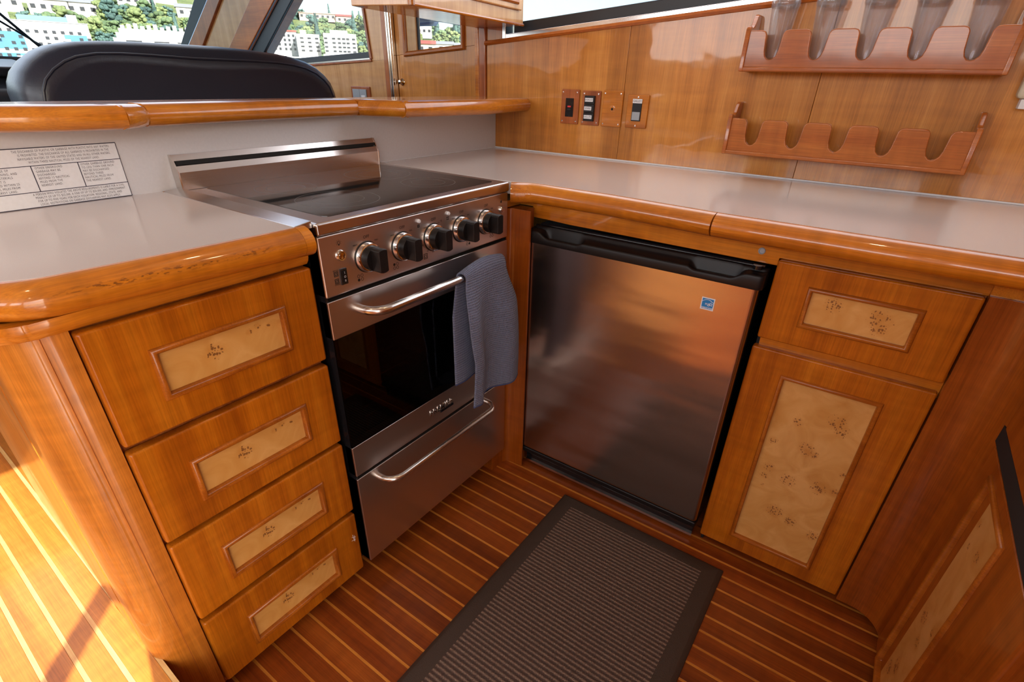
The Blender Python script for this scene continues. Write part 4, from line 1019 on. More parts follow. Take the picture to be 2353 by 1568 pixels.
# ================================================================== cup racks and tumblers
def rack(z0, label, x0=0.7285, x1=1.1945):
    t = thing('cup_rack', label, 'rack', ((x0 + x1) / 2, 0, z0), 'scalloped wooden cup racks')
    D = -0.070
    cs = [0.7875 + 0.0864 * i for i in range(5)]
    top, bot = z0 + 0.0765, z0 + 0.0225
    pts = [(x0 + 0.006, z0 + 0.004), (x0 + 0.006, top)]
    for c in cs:
        hw = 0.0235
        sh = [(-hw - 0.003, 0), (-hw + 0.004, -0.002), (-hw + 0.0075, -0.008), (-0.0135, -0.037), (-0.0105, -0.047), (-0.005, -0.0525), (0.0, -0.054), (0.005, -0.0525), (0.0105, -0.047), (0.0135, -0.037), (hw - 0.0075, -0.008), (hw - 0.004, -0.002), (hw + 0.003, 0)]
        pts += [(c + a, top + b_) for a, b_ in sh]
    pts += [(x1 - 0.006, top), (x1 - 0.006, z0 + 0.004)]
    obj('front_board', G().prism(pts, 'y', D, D + 0.010), W_RACK, t, bevel=0.0022, seg=3)
    obj('bottom_moulding', G().box(x0, x1, D - 0.0035, D + 0.010, z0, z0 + 0.0095), W_RACK, t, bevel=0.003, seg=3)
    obj('shelf', G().box(x0 + 0.004, x1 - 0.004, D + 0.010, -0.0005, z0 + 0.001, z0 + 0.007), W_RACK, t)
    for xa in (x0, x1 - 0.0095):
        pr = [(-0.0005, z0), (D - 0.0045, z0), (D - 0.0045, z0 + 0.078), (D - 0.002, z0 + 0.083), (D + 0.004, z0 + 0.0845), (D + 0.012, z0 + 0.082), (-0.049, z0 + 0.083), (-0.040, z0 + 0.088), (-0.030, z0 + 0.104), (-0.020, z0 + 0.1085), (-0.0005, z0 + 0.1085)]
        obj('end_plate', G().prism(pr, 'x', xa, xa + 0.0095), W_RACK, t, bevel=0.0025, seg=3)
    return t
rack(0.9780, 'empty scalloped wooden cup rack, the lower one on the panelled wall')
rack(1.1470, 'scalloped wooden cup rack holding clear tumblers, the upper one on the wall')
ords = ['leftmost', 'second from the left', 'middle', 'second from the right', 'rightmost']
for i in range(5):
    cx = 0.7885 + 0.0864 * i
    t = thing('tumbler', 'clear plastic tumbler in the upper rack, %s of five' % ords[i], 'cup', (cx, -0.0335, 1.1545), 'clear tumblers in the upper rack')
    p = [(0.0005, 0.0), (0.0150, 0.0), (0.0172, 0.004), (0.0178, 0.02), (0.0270, 0.115), (0.0275, 0.122), (0.0310, 0.175)]
    inn = [(0.0296, 0.175), (0.0262, 0.122), (0.0256, 0.115), (0.0162, 0.022), (0.0155, 0.020), (0.0005, 0.020)]
    obj('wall', G().lathe((cx, -0.0335, 1.1545), (0, 0, 1), p + inn, 36), M_CUP, t)
    obj('band', G().lathe((cx, -0.0335, 1.1545), (0, 0, 1), [(0.0268, 0.110), (0.0282, 0.112), (0.0284, 0.120), (0.0272, 0.122)], 36), M_CUP, t)

# ================================================================== switch and outlet plates
def plate(name, label, cat, x0, x1, z0, z1, screws, m=W_DARK, y0=0.0, grp='wooden switch plates'):
    t = thing(name, label, cat, ((x0 + x1) / 2, y0, z0))
    obj('cover_plate', G().box(x0, x1, y0 - 0.0055, y0 - 0.0003, z0, z1), m, t, bevel=0.0022, seg=2)
    for sx_, sz_ in screws:
        obj('screw', G().lathe((sx_, y0 - 0.0055, sz_), (0, -1, 0), [(0.0023, 0), (0.0019, 0.0011), (0, 0.0013)], 12), M_CHROME, t)
    return t
def corners(x0, x1, z0, z1, a=0.0065, b_=0.0075):
    return [(x0 + a, z0 + b_), (x1 - a, z0 + b_), (x0 + a, z1 - b_), (x1 - a, z1 - b_)]
p = plate('outlet_plate', 'wooden plate with a black power outlet and red button, left of four', 'outlet', 0.2385, 0.2960, 1.0115, 1.0990, corners(0.2385, 0.2960, 1.0115, 1.0990))
oc = obj('receptacle', G().box(0.2545, 0.2800, -0.0072, -0.0053, 1.0300, 1.0770), M_BLACKS, p, bevel=0.0006)
for dz in (1.0685, 1.0400):
    obj('slot', G().box(0.2605, 0.2618, -0.0075, -0.0071, dz - 0.0035, dz + 0.0035).box(0.2712, 0.2722, -0.0075, -0.0071, dz - 0.003, dz + 0.003).cyl((0.2668, -0.0075, dz - 0.007), (0.2668, -0.0071, dz - 0.007), 0.0019, seg=10), M_VOID, oc)
obj('button', G().box(0.2618, 0.2722, -0.0082, -0.0071, 1.0540, 1.0582), M_RED, oc, label='red reset button')
obj('button', G().box(0.2618, 0.2722, -0.0082, -0.0071, 1.0470, 1.0512), M_BLACK, oc)
p = plate('switch_plate', 'wooden plate with three stacked black switches tagged EXAUST, SPARE and DC LTS', 'switch', 0.3055, 0.3625, 1.0115, 1.0975, corners(0.3055, 0.3625, 1.0115, 1.0975))
for i, s in enumerate(('DC.LTS', 'SPARE', 'EXAUST')):
    z0 = 1.0225 + i * 0.0212
    sw = obj('switch', G().box(0.3165, 0.3475, -0.0125, -0.0053, z0, z0 + 0.0206), M_BLACK, p, bevel=0.0008)
    obj('tag', G().box(0.3190 - (0.0008 if i == 1 else 0), 0.3435 - (0.003 if i == 1 else 0), -0.0130, -0.0124, z0 + 0.0058, z0 + 0.0150), M_LABEL, sw)
    text('lettering', s, 0.0066, (0.3312 - (0.0018 if i == 1 else 0), -0.0132, z0 + 0.0104), (1, 0, 0), (0, 0, 1), M_INK, sw, 'CENTER')
p = plate('blank_plate', 'blank wooden wall plate with a small round hole, third of four', 'plate', 0.3695, 0.4290, 1.0115, 1.1000, corners(0.3695, 0.4290, 1.0115, 1.1000), W_DRX)
obj('hole_rim', G().lathe((0.4005, -0.0054, 1.0555), (0, -1, 0), [(0.0086, 0), (0.0086, 0.0004), (0.006, 0.0008), (0.0034, 0.0008)], 24), W_DRX, p)
obj('hole', G().lathe((0.4005, -0.0054, 1.0555), (0, -1, 0), [(0.0032, 0), (0.0032, 0.0010), (0, 0.0010)], 14), M_VOID, p)
p = plate('switch_plate', 'wooden plate with one black and grey rocker switch tagged GALLEY', 'switch', 0.4425, 0.5025, 1.0130, 1.0925, [(0.4725, 1.0190), (0.4725, 1.0865)], W_DRX)
sw = obj('switch', G().box(0.4590, 0.4850, -0.0078, -0.0053, 1.0300, 1.0790), M_BLACK, p, bevel=0.0006)
obj('rocker', G().box(0.4612, 0.4832, -0.0098, -0.0077, 1.0325, 1.0520), M_GREYP, sw, bevel=0.0006, label='grey lower half')
obj('tag', G().box(0.4592, 0.4855, -0.0088, -0.0077, 1.0725, 1.0825), M_LABEL, sw)
text('lettering', 'GALLEY', 0.0068, (0.4723, -0.0090, 1.0775), (1, 0, 0), (0, 0, 1), M_INK, sw, 'CENTER')
p = plate('switch_plate', 'wooden plate with two grey switches beside the helm seat below the side window', 'switch', -0.672, -0.568, 1.0, 1.083, [], W_DARK)
obj('switch', G().box(-0.660, -0.622, -0.009, -0.005, 1.02, 1.074), M_GREYP, p, bevel=0.001)
obj('switch', G().box(-0.6215, -0.585, -0.009, -0.005, 1.02, 1.074), M_GREYP, p, bevel=0.001)
obj('tag', G().box(-0.612, -0.592, -0.0100, -0.0088, 1.043, 1.055), M_LABEL, p)
wf = thing('wall_fitting', 'cream and white plastic fitting on the panelled wall at the right edge', 'fitting', (1.26, 0, 1.09))
obj('housing', G().prism(rrect(1.2235, 1.30, 1.1110, 1.20, 0.008), 'y', -0.034, -0.0005), M_CREAM, wf, bevel=0.006, seg=3)
obj('socket', G().box(1.2325, 1.30, -0.030, -0.0005, 1.0945, 1.1105), M_LABEL, wf, bevel=0.001)

# ================================================================== overhead cabinet
oh = thing('overhead_cabinet', 'varnished wooden cabinet, glare painted into its colour, hanging from the ceiling in the corner', 'cabinet', (0.05, -0.25, 1.25))
OB = [(0.1425, -0.4840), (0.0965, -0.0010), (-0.0770, -0.0010), (-0.0070, -0.5000), (0.0010, -0.5260)]
obj('body', G().prism(OB, 'z', 1.2505, 1.90), W_PALE, oh, bevel=0.002)  # bright reflections are painted into the pale wood colour
fv = (Vector((OB[1][0], OB[1][1], 0)) - Vector((OB[0][0], OB[0][1], 0)))
fn = Vector((fv.y, -fv.x, 0)).normalized()
def on_face(s, z, off=0.0):
    q = Vector((OB[0][0], OB[0][1], 0)) + fv * s + fn * off
    return (q.x, q.y, z)
od = obj('door', G().hexa([on_face(0.33, 1.284, 0.0005), on_face(0.955, 1.284, 0.0005), on_face(0.955, 1.284, 0.008), on_face(0.33, 1.284, 0.008), on_face(0.33, 1.86, 0.0005), on_face(0.955, 1.86, 0.0005), on_face(0.955, 1.86, 0.008), on_face(0.33, 1.86, 0.008)]), W_PALE, oh, bevel=0.003)
obj('bead_moulding', G().sweep([on_face(0.40, 1.300, 0.008), on_face(0.90, 1.300, 0.008), on_face(0.90, 1.84, 0.008), on_face(0.40, 1.84, 0.008)], [(0.004, 0), (0.004, 0.003), (0, 0.006), (-0.006, 0.005), (-0.008, 0)], fn, closed=True), W_BEAD, od)
obj('corner_bead', G().tube([(0.1425, -0.4850, 1.2505), (0.1425, -0.4850, 1.90)], 0.008, 12), W_DRY, oh)
obj('bottom_bead', G().tube([on_face(0.0, 1.2530, 0.0), on_face(1.0, 1.2530, 0.0)], 0.0035, 8), W_DRY, oh)

# ================================================================== helm seat, dashboard, wiper, canvas
hs = thing('helm_seat', 'navy black leather helm bench with rounded back beyond the bar', 'seat', (-0.5, -0.65, SZ))
top = [(-1.046, 0.55), (-1.046, 1.07), (-1.041, 1.09), (-1.030, 1.110), (-1.010, 1.130), (-0.985, 1.147), (-0.96, 1.158), (-0.92, 1.167), (-0.87, 1.1715), (-0.80, 1.1740), (-0.70, 1.1748), (-0.60, 1.1745), (-0.52, 1.1715), (-0.45, 1.1665), (-0.40, 1.160),
       (-0.36, 1.151), (-0.325, 1.137), (-0.30, 1.119), (-0.283, 1.100), (-0.273, 1.075), (-0.268, 1.05), (-0.265, 0.55)]
cy_, cz_ = -0.66, 0.92
def ring(x, ins):
    out = []
    for a, b_ in top:
        d = Vector((a - cy_, b_ - cz_)); L_ = d.length
        d = d * ((L_ - ins) / L_)
        out.append((x, cy_ + d.x, cz_ + d.y))
    return out
obj('backrest', G().loft([ring(-0.395, 0.055), ring(-0.392, 0.036), ring(-0.400, 0.026), ring(-0.410, 0.011), ring(-0.428, 0.002), ring(-0.45, 0.0), ring(-0.49, 0.0), ring(-0.515, 0.004), ring(-0.530, 0.02), ring(-0.535, 0.06)]), M_LEATHER, hs, sharp=70)
obj('piping', G().tube([(-0.3945, b_, c) for a, b_, c in ring(0, 0.031)], 0.0030, 8), M_LEATHER, hs)
obj('seat_cushion', G().box(-1.02, -0.54, -1.03, -0.28, 0.52, 0.66), M_LEATHER, hs, bevel=0.04, seg=4)
obj('seat_base', G().box(-0.98, -0.42, -0.99, -0.32, SZ, 0.52), M_WHITE, hs, bevel=0.01)
db = thing('dashboard', 'black vinyl dashboard below the windshield beyond the helm seat', 'dashboard', (-1.5, -1.5, SZ))
obj('console', G().prism([(-1.98, SZ), (-1.10, SZ), (-1.08, 1.055), (-1.16, 1.098), (-1.98, 1.108)], 'y', -3.03, -0.02), M_DASH, db, bevel=0.015, seg=3)
obj('cowl', G().prism([(-1.45, 1.09), (-1.12, 1.09), (-1.10, 1.115), (-1.28, 1.136), (-1.45, 1.12)], 'y', -1.60, -0.80), M_DASH, db, bevel=0.01, seg=3)
wi = thing('windshield_wiper', 'thin black wiper arm resting on the windshield outside', 'wiper', (-2.05, -0.5, 1.2))
def on_glass(y_, z_, o=0.02): return (wsx(z_) - 0.006 - o, y_, z_)
obj('wiper_arm', G().tube([on_glass(-0.49, 1.160), on_glass(-0.70, 1.325)], 0.005, 8), M_BLACK, wi)
obj('wiper_blade', G().tube([on_glass(-0.505, 1.185, 0.028), on_glass(-0.73, 1.305, 0.012)], 0.004, 8), M_BLACK, wi)
aw = tag(obj('rolled_canvas', G().grid(lambda u, v_: (-0.72 + 0.42 * u, 0.36 + 0.03 * math.sin(v_ * 9), 1.298 - 0.008 * u + 0.012 * math.sin(u * 5) * (1 - v_) + 0.16 * v_), 24, 16), M_CANVAS), 'blue canvas cover hanging outside the door window', 'canvas')
aw.modifiers.new('thick', 'SOLIDIFY').thickness = 0.006
tag(obj('canvas_end', G().prism([(-0.78, 1.300), (-0.625, 1.300), (-0.612, 1.310), (-0.614, 1.322), (-0.78, 1.325)], 'y', 0.40, 0.43), M_CANVAS, bevel=0.006), 'rounded navy canvas corner flap outside the door window', 'canvas')

# ================================================================== outside: water, hill, trees, buildings
CAMP = Vector((1.08577, -1.43792, 1.12052))
def far(az, el, d):
    a, e = math.radians(az), math.radians(el)
    return Vector((CAMP.x + d * math.cos(a), CAMP.y + d * math.sin(a), CAMP.z + d * math.tan(e)))
def m_water():
    m, nt, b = mat_new('water'); setp(b, base=(0.10, 0.17, 0.22), rough=0.12)
    n = nt.nodes.new('ShaderNodeTexNoise'); n.inputs['Scale'].default_value = 0.8; n.inputs['Detail'].default_value = 4
    tc = nt.nodes.new('ShaderNodeTexCoord'); nt.links.new(tc.outputs['Object'], n.inputs['Vector'])
    bp = nt.nodes.new('ShaderNodeBump'); bp.inputs['Strength'].default_value = 0.4; nt.links.new(n.outputs['Fac'], bp.inputs['Height']); nt.links.new(bp.outputs[0], b.inputs['Normal'])
    return m
struct(obj('water', G().box(-900, 900, -900, 900, -2.6, -2.0), m_water()))
def m_leaf(name, dark, light, sc=7.0):
    m, nt, b = mat_new(name)
    n = nt.nodes.new('ShaderNodeTexNoise'); n.inputs['Scale'].default_value = sc; n.inputs['Detail'].default_value = 6; n.inputs['Roughness'].default_value = 0.7
    tc = nt.nodes.new('ShaderNodeTexCoord'); nt.links.new(tc.outputs['Object'], n.inputs['Vector'])
    r = ramp(nt, [(0.3, dark), (0.7, light)]); nt.links.new(n.outputs['Fac'], r.inputs[0])
    oi = nt.nodes.new('ShaderNodeObjectInfo'); h = nt.nodes.new('ShaderNodeHueSaturation')
    mr = nt.nodes.new('ShaderNodeMapRange'); mr.inputs['To Min'].default_value = 0.75; mr.inputs['To Max'].default_value = 1.25
    nt.links.new(oi.outputs['Random'], mr.inputs['Value']); nt.links.new(mr.outputs[0], h.inputs['Value']); nt.links.new(r.outputs[0], h.inputs['Color'])
    nt.links.new(h.outputs[0], b.inputs['Base Color']); setp(b, rough=0.9, spec=0.1)
    bp = nt.nodes.new('ShaderNodeBump'); bp.inputs['Strength'].default_value = 0.9; bp.inputs['Distance'].default_value = 0.25 / sc
    nt.links.new(n.outputs['Fac'], bp.inputs['Height']); nt.links.new(bp.outputs[0], b.inputs['Normal'])
    return m
L_GREEN = m_leaf('leaf_green', (0.055, 0.100, 0.060), (0.125, 0.175, 0.090))
L_PALE = m_leaf('leaf_pale', (0.095, 0.140, 0.065), (0.165, 0.200, 0.095))
L_BLUE = m_leaf('leaf_blue', (0.038, 0.080, 0.085), (0.085, 0.145, 0.130))
M_HILL = m_leaf('hill_ground', (0.07, 0.11, 0.05), (0.15, 0.175, 0.08), 0.08)
RIDGE = [(95, 2.2), (118, 2.4), (126, 2.7), (130, 3.15), (134, 3.5), (139, 3.85), (143, 4.1), (147, 4.15), (150, 5.6), (153, 6.8), (160, 7.6), (168, 8.0), (180, 8.0)]
def ridge(az):
    for (a, e), (b_, f) in zip(RIDGE, RIDGE[1:]):
        if a <= az <= b_: return e + (f - e) * (az - a) / (b_ - a)
    return RIDGE[0][1] if az < 95 else 8.0
R0_, R1_ = 150.0, 330.0
def hill_el(az, t):       # elevation angle of the ground, t 0 shore .. 1 ridge
    return 0.35 + (ridge(az) - 0.35) * t
def hill_pt(az, t):
    return far(az, hill_el(az, t), R0_ + (R1_ - R0_) * t)
g = G()
g.grid(lambda u, w: hill_pt(95 + 85 * u, max(0.0, w * 1.02 - 0.02)) if w > 0.03 else far(95 + 85 * u, -1.1, 128), 60, 14)
struct(obj('hill', g, M_HILL, sharp=180))

def tree_mesh(name, kind, mat_, seed):
    rnd = random.Random(seed)
    bm = bmesh.new()
    if kind == 'conifer':
        for i in range(6):
            z0 = i * 0.17; r_ = 0.36 * (1 - i / 6.3)
            bmesh.ops.create_cone(bm, cap_ends=True, segments=10, radius1=r_, radius2=0.02, depth=0.34, matrix=Matrix.Translation((0, 0, z0 + 0.17)))
        for vv in bm.verts: vv.co += Vector((rnd.uniform(-.05, .05), rnd.uniform(-.05, .05), rnd.uniform(-.03, .03)))
    else:
        n = 64
        for i in range(n):
            a = rnd.uniform(0, 6.28); zz = rnd.uniform(0.18, 0.88)
            rr = rnd.uniform(0.0, 0.36) * math.sqrt(max(0.1, 1 - ((zz - 0.48) / 0.5) ** 2))
            s = rnd.uniform(0.075, 0.135)
            mm = Matrix.Translation((rr * math.cos(a), rr * math.sin(a), zz)) @ Matrix.Diagonal((s, s, s * 0.8, 1))
            bmesh.ops.create_icosphere(bm, subdivisions=2, radius=1.0, matrix=mm)
        for vv in bm.verts: vv.co += Vector((rnd.uniform(-.02, .02), rnd.uniform(-.02, .02), rnd.uniform(-.02, .02)))
    bmesh.ops.create_cone(bm, cap_ends=True, segments=6, radius1=0.04, radius2=0.03, depth=0.3, matrix=Matrix.Translation((0, 0, 0.12)))
    for f in bm.faces: f.smooth = True
    me = bpy.data.meshes.new(name); bm.to_mesh(me); bm.free()
    me.materials.append(mat_)
    return me
TM = {'green': [tree_mesh('tree', 'b', L_GREEN, s) for s in (1, 2, 3)], 'pale': [tree_mesh('tree', 'b', L_PALE, s) for s in (4, 5)],
      'blue': [tree_mesh('tree', 'b', L_BLUE, s) for s in (6, 7)], 'conifer': [tree_mesh('conifer', 'conifer', L_BLUE, 8)]}
TLAB = {'green': ('rounded mid green tree on the hillside across the water', 'mid green hillside trees'), 'pale': ('pale yellow green bushy tree on the hillside across the water', 'pale hillside trees'),
        'blue': ('dark blue green tree on the hillside across the water', 'dark hillside trees'), 'conifer': ('dark pointed conifer on the hillside across the water', 'hillside conifers')}
# houses first, so that trees keep clear of them
W_HOUSE = plain('house_wall', (0.50, 0.50, 0.50), 0.7, bscale=0.7); M_ROOFG = plain('roof_grey', (0.20, 0.22, 0.25), 0.8, bscale=0.7); M_ROOFR = plain('roof_red', (0.22, 0.07, 0.06), 0.8, bscale=0.7)
M_PEACH = plain('peach_wall', (0.45, 0.33, 0.27), 0.7, bscale=0.7); M_WIN = plain('far_window', (0.010, 0.016, 0.026), 0.7, bscale=0.7); M_BLUEF = plain('blue_facade', (0.035, 0.155, 0.27), 0.6, bscale=0.7)
M_TEAL = plain('teal_glass', (0.08, 0.16, 0.23), 0.3, bscale=0.7); M_GREYW = plain('grey_white_wall', (0.33, 0.36, 0.39), 0.7, bscale=0.7); M_ORANGE = plain('orange_panel', (0.45, 0.18, 0.06), 0.6, bscale=0.7)
def facing(az):          # local frame: u right as seen, w towards the viewer, z up
    a = math.radians(az)
    wv = Vector((-math.cos(a), -math.sin(a), 0)); uv_ = Vector((math.sin(a), -math.cos(a), 0))
    return uv_, wv
class Far:
    """a building: boxes given in metres in its own frame, front face at w = 0"""
    def __init__(self, name, label, az, el, d, group=None):
        self.o = far(az, el, d); self.u, self.w = facing(az)
        self.t = thing(name, label, 'house' if name == 'house' else 'building', self.o, group)
        self.box_meshes = {}
    def P(self, u, w, z): return self.o + self.u * u + self.w * w + Vector((0, 0, z))
    def box(self, name, mat_, u0, u1, w0, w1, z0, z1, parent=None):
        P = self.P
        g = G().hexa([P(u0, w0, z0), P(u1, w0, z0), P(u1, w1, z0), P(u0, w1, z0), P(u0, w0, z1), P(u1, w0, z1), P(u1, w1, z1), P(u0, w1, z1)])
        return obj(name, g, mat_, parent or self.t)
    def roof(self, name, mat_, u0, u1, w0, w1, z0, h):
        P = self.P; um = (w0 + w1) / 2
        g = G().loft([[P(u0, w0, z0), P(u0, w1, z0), P(u0, um, z0 + h)], [P(u1, w0, z0), P(u1, w1, z0), P(u1, um, z0 + h)]])
        return obj(name, g, mat_, self.t)
    def windows(self, mat_, us, zs, su, sz, name='window', skip=0.0, seed=1):
        rnd = random.Random(seed)
        me = None
        for z_ in zs:
            for u_ in us:
                if rnd.random() < skip: continue
                p = self.P(u_, 0.06, z_)
                if me is None:
                    g = G()
                    a, b_ = self.u * su / 2, Vector((0, 0, sz / 2)); c = self.w * 0.05
                    g.hexa([-a - b_ - c, a - b_ - c, a - b_ + c, -a - b_ + c, -a + b_ - c, a + b_ - c, a + b_ + c, -a + b_ + c])
                    me = g.mesh(name, mat_)
                o = link(name, me, self.t)
                o.matrix_basis = Matrix.Translation(p)
HOUSES = []
def house(label, az, el, d, w_, h_, roofm, wallm=W_HOUSE, fl=1):
    b_ = Far('house', label, az, el, d)
    b_.box('wall', wallm, -w_ / 2, w_ / 2, -w_ * 0.7, 0, -1.0, h_)
    b_.roof('roof', roofm, -w_ / 2 - 0.4, w_ / 2 + 0.4, -w_ * 0.7 - 0.4, 0.4, h_, h_ * 0.45)
    n = max(2, int(w_ / 2.2))
    b_.windows(M_WIN, [(-w_ / 2 + w_ * (i + 0.5) / n) for i in range(n)], [h_ * (0.3 + 0.45 * k_) if fl > 1 else h_ * 0.5 for k_ in range(fl)], 1.1, 1.0)
    HOUSES.append((az, el, d, w_))
def hd(az, el): 
    t = (el - 0.35) / (ridge(az) - 0.35); return R0_ + (R1_ - R0_) * min(1, max(0, t)) - 4
house('white house with grey roof high on the hillside at the left window edge', 164.2, 3.45, hd(164.2, 3.45), 6.5, 3.2, M_ROOFG)
house('wide pale house with three windows on the hill above the blue apartments', 161.9, 3.35, hd(161.9, 3.35), 9.0, 3.2, M_ROOFG)
house('white house between trees above the right end of the blue apartments', 159.9, 3.40, hd(159.9, 3.4), 7.5, 3.0, M_ROOFG)
house('small white house near the top edge of the left window', 163.2, 4.05, hd(163.2, 4.05), 7, 2.6, M_ROOFG)
house('grey roofed house top centre of the left window', 160.4, 4.25, hd(160.4, 4.25), 8, 2.6, M_ROOFG)
house('long white terrace among trees above the grey stepped building', 156.3, 4.30, hd(156.3, 4.3), 11, 2.6, W_HOUSE)
house('white house beside the windshield gasket near the top', 154.5, 4.65, hd(154.5, 4.65), 9, 3.0, M_ROOFG)
house('white house low beside the windshield gasket among pale trees', 153.0, 3.75, hd(153.0, 3.75), 6, 2.6, M_ROOFG)
house('white hillside house peeking out behind dark trees, centre of the windshield', 157.9, 4.6, hd(157.9, 4.6), 8, 2.4, M_ROOFG)
house('peach coloured long house on the ridge skyline in the side window', 142.9, 4.15, 322, 17, 2.2, M_PEACH, M_PEACH)
house('small peach house at the right end of the ridge skyline', 140.6, 4.0, 320, 8, 2.4, M_ROOFR, M_PEACH)
house('red roofed pink house at lower left of the door window', 133.6, 1.9, 190, 5.5, 2.4, M_ROOFR, M_PEACH)
house('white house with small windows low in the door window', 132.2, 2.0, 195, 7.5, 2.2, M_ROOFG)
house('white house at lower right of the door window', 130.7, 2.1, 200, 6, 1.8, M_ROOFG)
house('tall white house at upper left of the door window', 133.9, 3.25, 285, 9, 4.0, W_HOUSE)
# blue and white apartments
b = Far('apartment_building', 'long white apartment block with light blue facade patches by the water', 164.6, -1.1, 132)
Wd = 10.8
b.box('wall', W_HOUSE, -11.5, Wd, -9, 0, 0, 9.05)
b.box('facade_patch', M_BLUEF, -4.0, 1.5, 0, 0.05, 4.9, 7.4); b.box('facade_patch', M_BLUEF, 7.0, 10.2, 0, 0.05, 4.2, 7.3); b.box('facade_patch', M_BLUEF, -4.2, 3.0, 0, 0.05, 2.7, 4.3)
b.box('facade_patch', M_BLUEF, -11.0, -6.0, 0, 0.05, 3.5, 7.0)
b.box('penthouse', M_TEAL, 1.5, 9.4, -7, -0.6, 9.05, 9.9); b.box('penthouse', M_GREYW, 8.2, 9.6, -6, -0.5, 9.05, 10.3); b.box('penthouse', W_HOUSE, -3.2, 0.6, -6, -0.5, 9.05, 10.4); b.box('roof_slab', M_ROOFG, -11.5, Wd + 0.1, -9, 0.1, 9.0, 9.15)
b.windows(M_WIN, [-10.6 + 1.17 * i for i in range(19)], [3.1, 4.0, 4.9, 5.8, 6.7, 7.6], 0.52, 0.42, skip=0.22, seed=3)
for i in range(9):
    b.box('balcony', M_GREYW, -9.5 + i * 2.3, -8.4 + i * 2.3, 0, 0.8, 3.6 + 0.9 * (i % 4), 3.95 + 0.9 * (i % 4))
# grey stepped building
b = Far('office_building', 'pale grey stepped building with long dark window bands beside the blue apartments', 155.6, 0.2, 140)
for i, (u0, u1, z1) in enumerate(((-7.6, 8.6, 3.6), (-7.2, 8.4, 4.6), (-6.6, 8.2, 5.5), (-6.0, 8.0, 6.2))):
    b.box('storey', (M_GREYW, W_HOUSE, M_GREYW, W_HOUSE)[i], u0, u1, -9, -0.5 * i, 0 if i == 0 else z1 - 1.2, z1)
for i in range(12): b.box('roof_unit', (M_GREYW, W_HOUSE)[i % 2], -5.6 + i * 1.1, -4.9 + i * 1.1, -5, -2.0, 6.2, 6.75 + 0.2 * (i % 3))
for z_ in (2.2, 3.1, 4.0): 
    for u0 in (-5.2, -0.6, 3.4): b.box('window_band', M_WIN, u0, u0 + 2.6, 0, 0.06, z_, z_ + 0.22)
b.box('tent', M_LABEL, -1.0, 1.6, 0.2, 3.5, 0, 3.4)
# apartment blocks in the side window
b = Far('apartment_building', 'pale blue grey apartment block with red roof edge left in the side window', 145.9, 1.55, 170)
b.box('wall', M_GREYW, -3.2, 3.0, -8, 0, -1, 4.6); b.box('roof_edge', M_ROOFR, -3.3, 3.1, -8, 0.15, 4.6, 5.0); b.box('annex', M_ORANGE, -4.4, -3.2, -4, 0.1, -1, 2.6)
b.windows(M_WIN, [-2.5, -1.4, 0.0, 1.1, 2.2], [0.8, 1.8, 2.8, 3.8], 0.5, 0.5)
b = Far('apartment_building', 'smaller white apartment block beside the red roofed one in the side window', 144.0, 1.55, 165)
b.box('wall', W_HOUSE, -2.7, 2.9, -8, 0, -1, 4.2); b.box('penthouse', W_HOUSE, -1.6, -0.2, -6, -0.3, 4.2, 5.0)
b.windows(M_WIN, [-1.4, 0.4, 2.2], [0.6, 1.5, 2.4, 3.3], 0.8, 0.35)
b = Far('apartment_building', 'large white apartment block with rows of dark balconies in the side window', 141.25, 1.0, 160)
b.box('wall', W_HOUSE, -3.9, 4.0, -8, 0, -1, 6.0); b.box('penthouse', W_HOUSE, -2.2, 2.0, -6, -0.3, 6.0, 6.7); b.box('podium', W_HOUSE, -4.4, 4.6, -6, 1.5, -2, 1.5)
b.windows(M_WIN, [-3.4, -1.5, -0.2, 0.9, 1.9, 3.3], [2.2, 3.1, 4.0, 4.9], 0.75, 0.38)
# low waterside buildings
for i, (az, w_, h_, m_, lab) in enumerate(((147.6, 7.5, 1.9, W_HOUSE, 'long low white waterside building with orange panel in the side window'), (145.4, 6.0, 1.6, W_HOUSE, 'low white waterside shed left of the dark roofs'),
                                           (143.7, 5.0, 1.5, M_ROOFG, 'low grey roofed waterside building between the white blocks'), (141.0, 9.0, 1.6, W_HOUSE, 'low white waterside hall under the large white block'), (139.0, 5.0, 2.2, W_HOUSE, 'low white waterside building at the right of the side window'))):
    b = Far('waterside_building', lab, az, 0.5, 138)
    b.box('wall', m_, -w_ / 2, w_ / 2, -5, 0, -3.0, h_)
    b.box('roof_slab', M_LABEL, -w_ / 2 - 0.3, w_ / 2 + 0.3, -5, 0.4, h_, h_ + 0.2)
    n = int(w_ / 1.1)
    b.windows(M_WIN, [-w_ / 2 + w_ * (j + 0.5) / n for j in range(n)], [h_ * 0.45], 0.55, 0.4)
    if i == 0: b.box('panel', M_ORANGE, -2.0, -0.2, 0, 0.1, h_ * 0.3, h_ * 0.8)
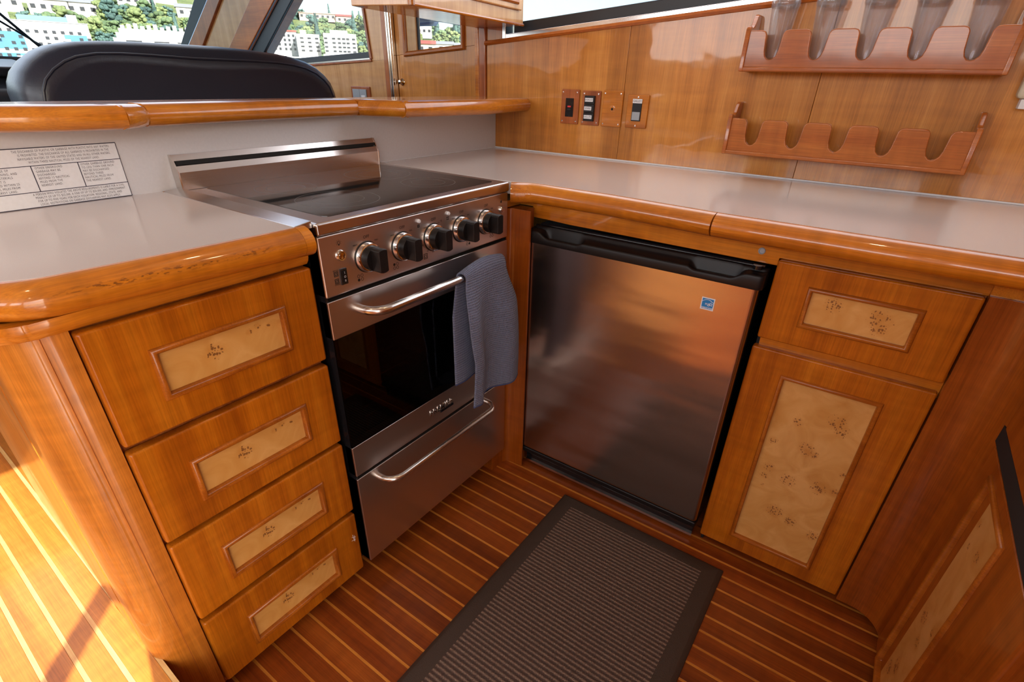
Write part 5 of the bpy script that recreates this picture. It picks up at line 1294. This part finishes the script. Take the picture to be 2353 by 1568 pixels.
# trees
rt = random.Random(11)
count = 0
def where(az, t):
    if az > 148.5: v_ = 'through the windshield'
    elif az > 137.5: v_ = 'through the side window'
    else: v_ = 'through the door window'
    return ('high on the hill' if t > 0.62 else 'halfway up the hill' if t > 0.34 else 'low on the hill') + ' seen ' + v_
KL = {'green': 'rounded mid green tree', 'pale': 'pale yellow green bushy tree', 'blue': 'dark blue green tree', 'conifer': 'dark pointed conifer'}
def add_tree(az, t, size, kind):
    global count
    me = rt.choice(TM[kind])
    o = bpy.data.objects.new('conifer' if kind == 'conifer' else 'tree', me); C.objects.link(o)
    o.location = hill_pt(az, t) - Vector((0, 0, 0.05 * size))
    o.scale = (size * rt.uniform(0.9, 1.15), size * rt.uniform(0.9, 1.15), size * rt.uniform(0.85, 1.1) * (1.5 if kind == 'conifer' else 1.0))
    o.rotation_euler = (0, 0, rt.uniform(0, 6.28))
    tag(o, KL[kind] + ' ' + where(az, t), 'tree', KL[kind] + 's ' + where(az, t)); count += 1
for az0, az1, t0, t1, n in ((148.6, 168, 0.10, 0.62, 158), (138.0, 149.0, 0.22, 0.97, 92), (129.2, 136.0, 0.30, 0.95, 44)):
    for i in range(n):
        for _ in range(30):
            az = rt.uniform(az0, az1); t = rt.uniform(t0, t1)
            el = hill_el(az, t); d = R0_ + (R1_ - R0_) * t
            if all(not (abs(az - a) * d * math.pi / 180 < w_ * 0.62 and -0.9 < el - e < 0.25 + 0.02 * w_) for a, e, dd, w_ in HOUSES): break
        else: continue
        r_ = rt.random()
        kind = 'green' if r_ < 0.45 else 'pale' if r_ < 0.70 else 'blue' if r_ < 0.93 else 'conifer'
        add_tree(az, t, rt.uniform(4.2, 7.2) * (0.7 + 0.5 * t), kind)
for az, s_, kd in ((146.1, 8.0, 'green'), (145.3, 5.0, 'green'), (144.75, 8.0, 'conifer'), (144.2, 5.5, 'blue'), (141.9, 4.0, 'conifer'), (140.6, 4.0, 'blue'), (139.3, 4.0, 'pale'), (132.9, 8.5, 'green'), (131.3, 5.0, 'blue')):
    add_tree(az, 0.985, s_, kd)

# ------------------------------------------------------------------ lettering becomes mesh
bpy.context.view_layer.update()
dg = bpy.context.evaluated_depsgraph_get()
for o in [o for o in bpy.data.objects if o.type == 'FONT']:
    me = bpy.data.meshes.new_from_object(o.evaluated_get(dg))
    nm = o.name
    n = bpy.data.objects.new('x', me); C.objects.link(n)
    n.parent = o.parent; n.matrix_parent_inverse = o.matrix_parent_inverse; n.matrix_basis = o.matrix_basis
    for ch in list(o.children): ch.parent = n
    bpy.data.objects.remove(o)
    n.name = nm
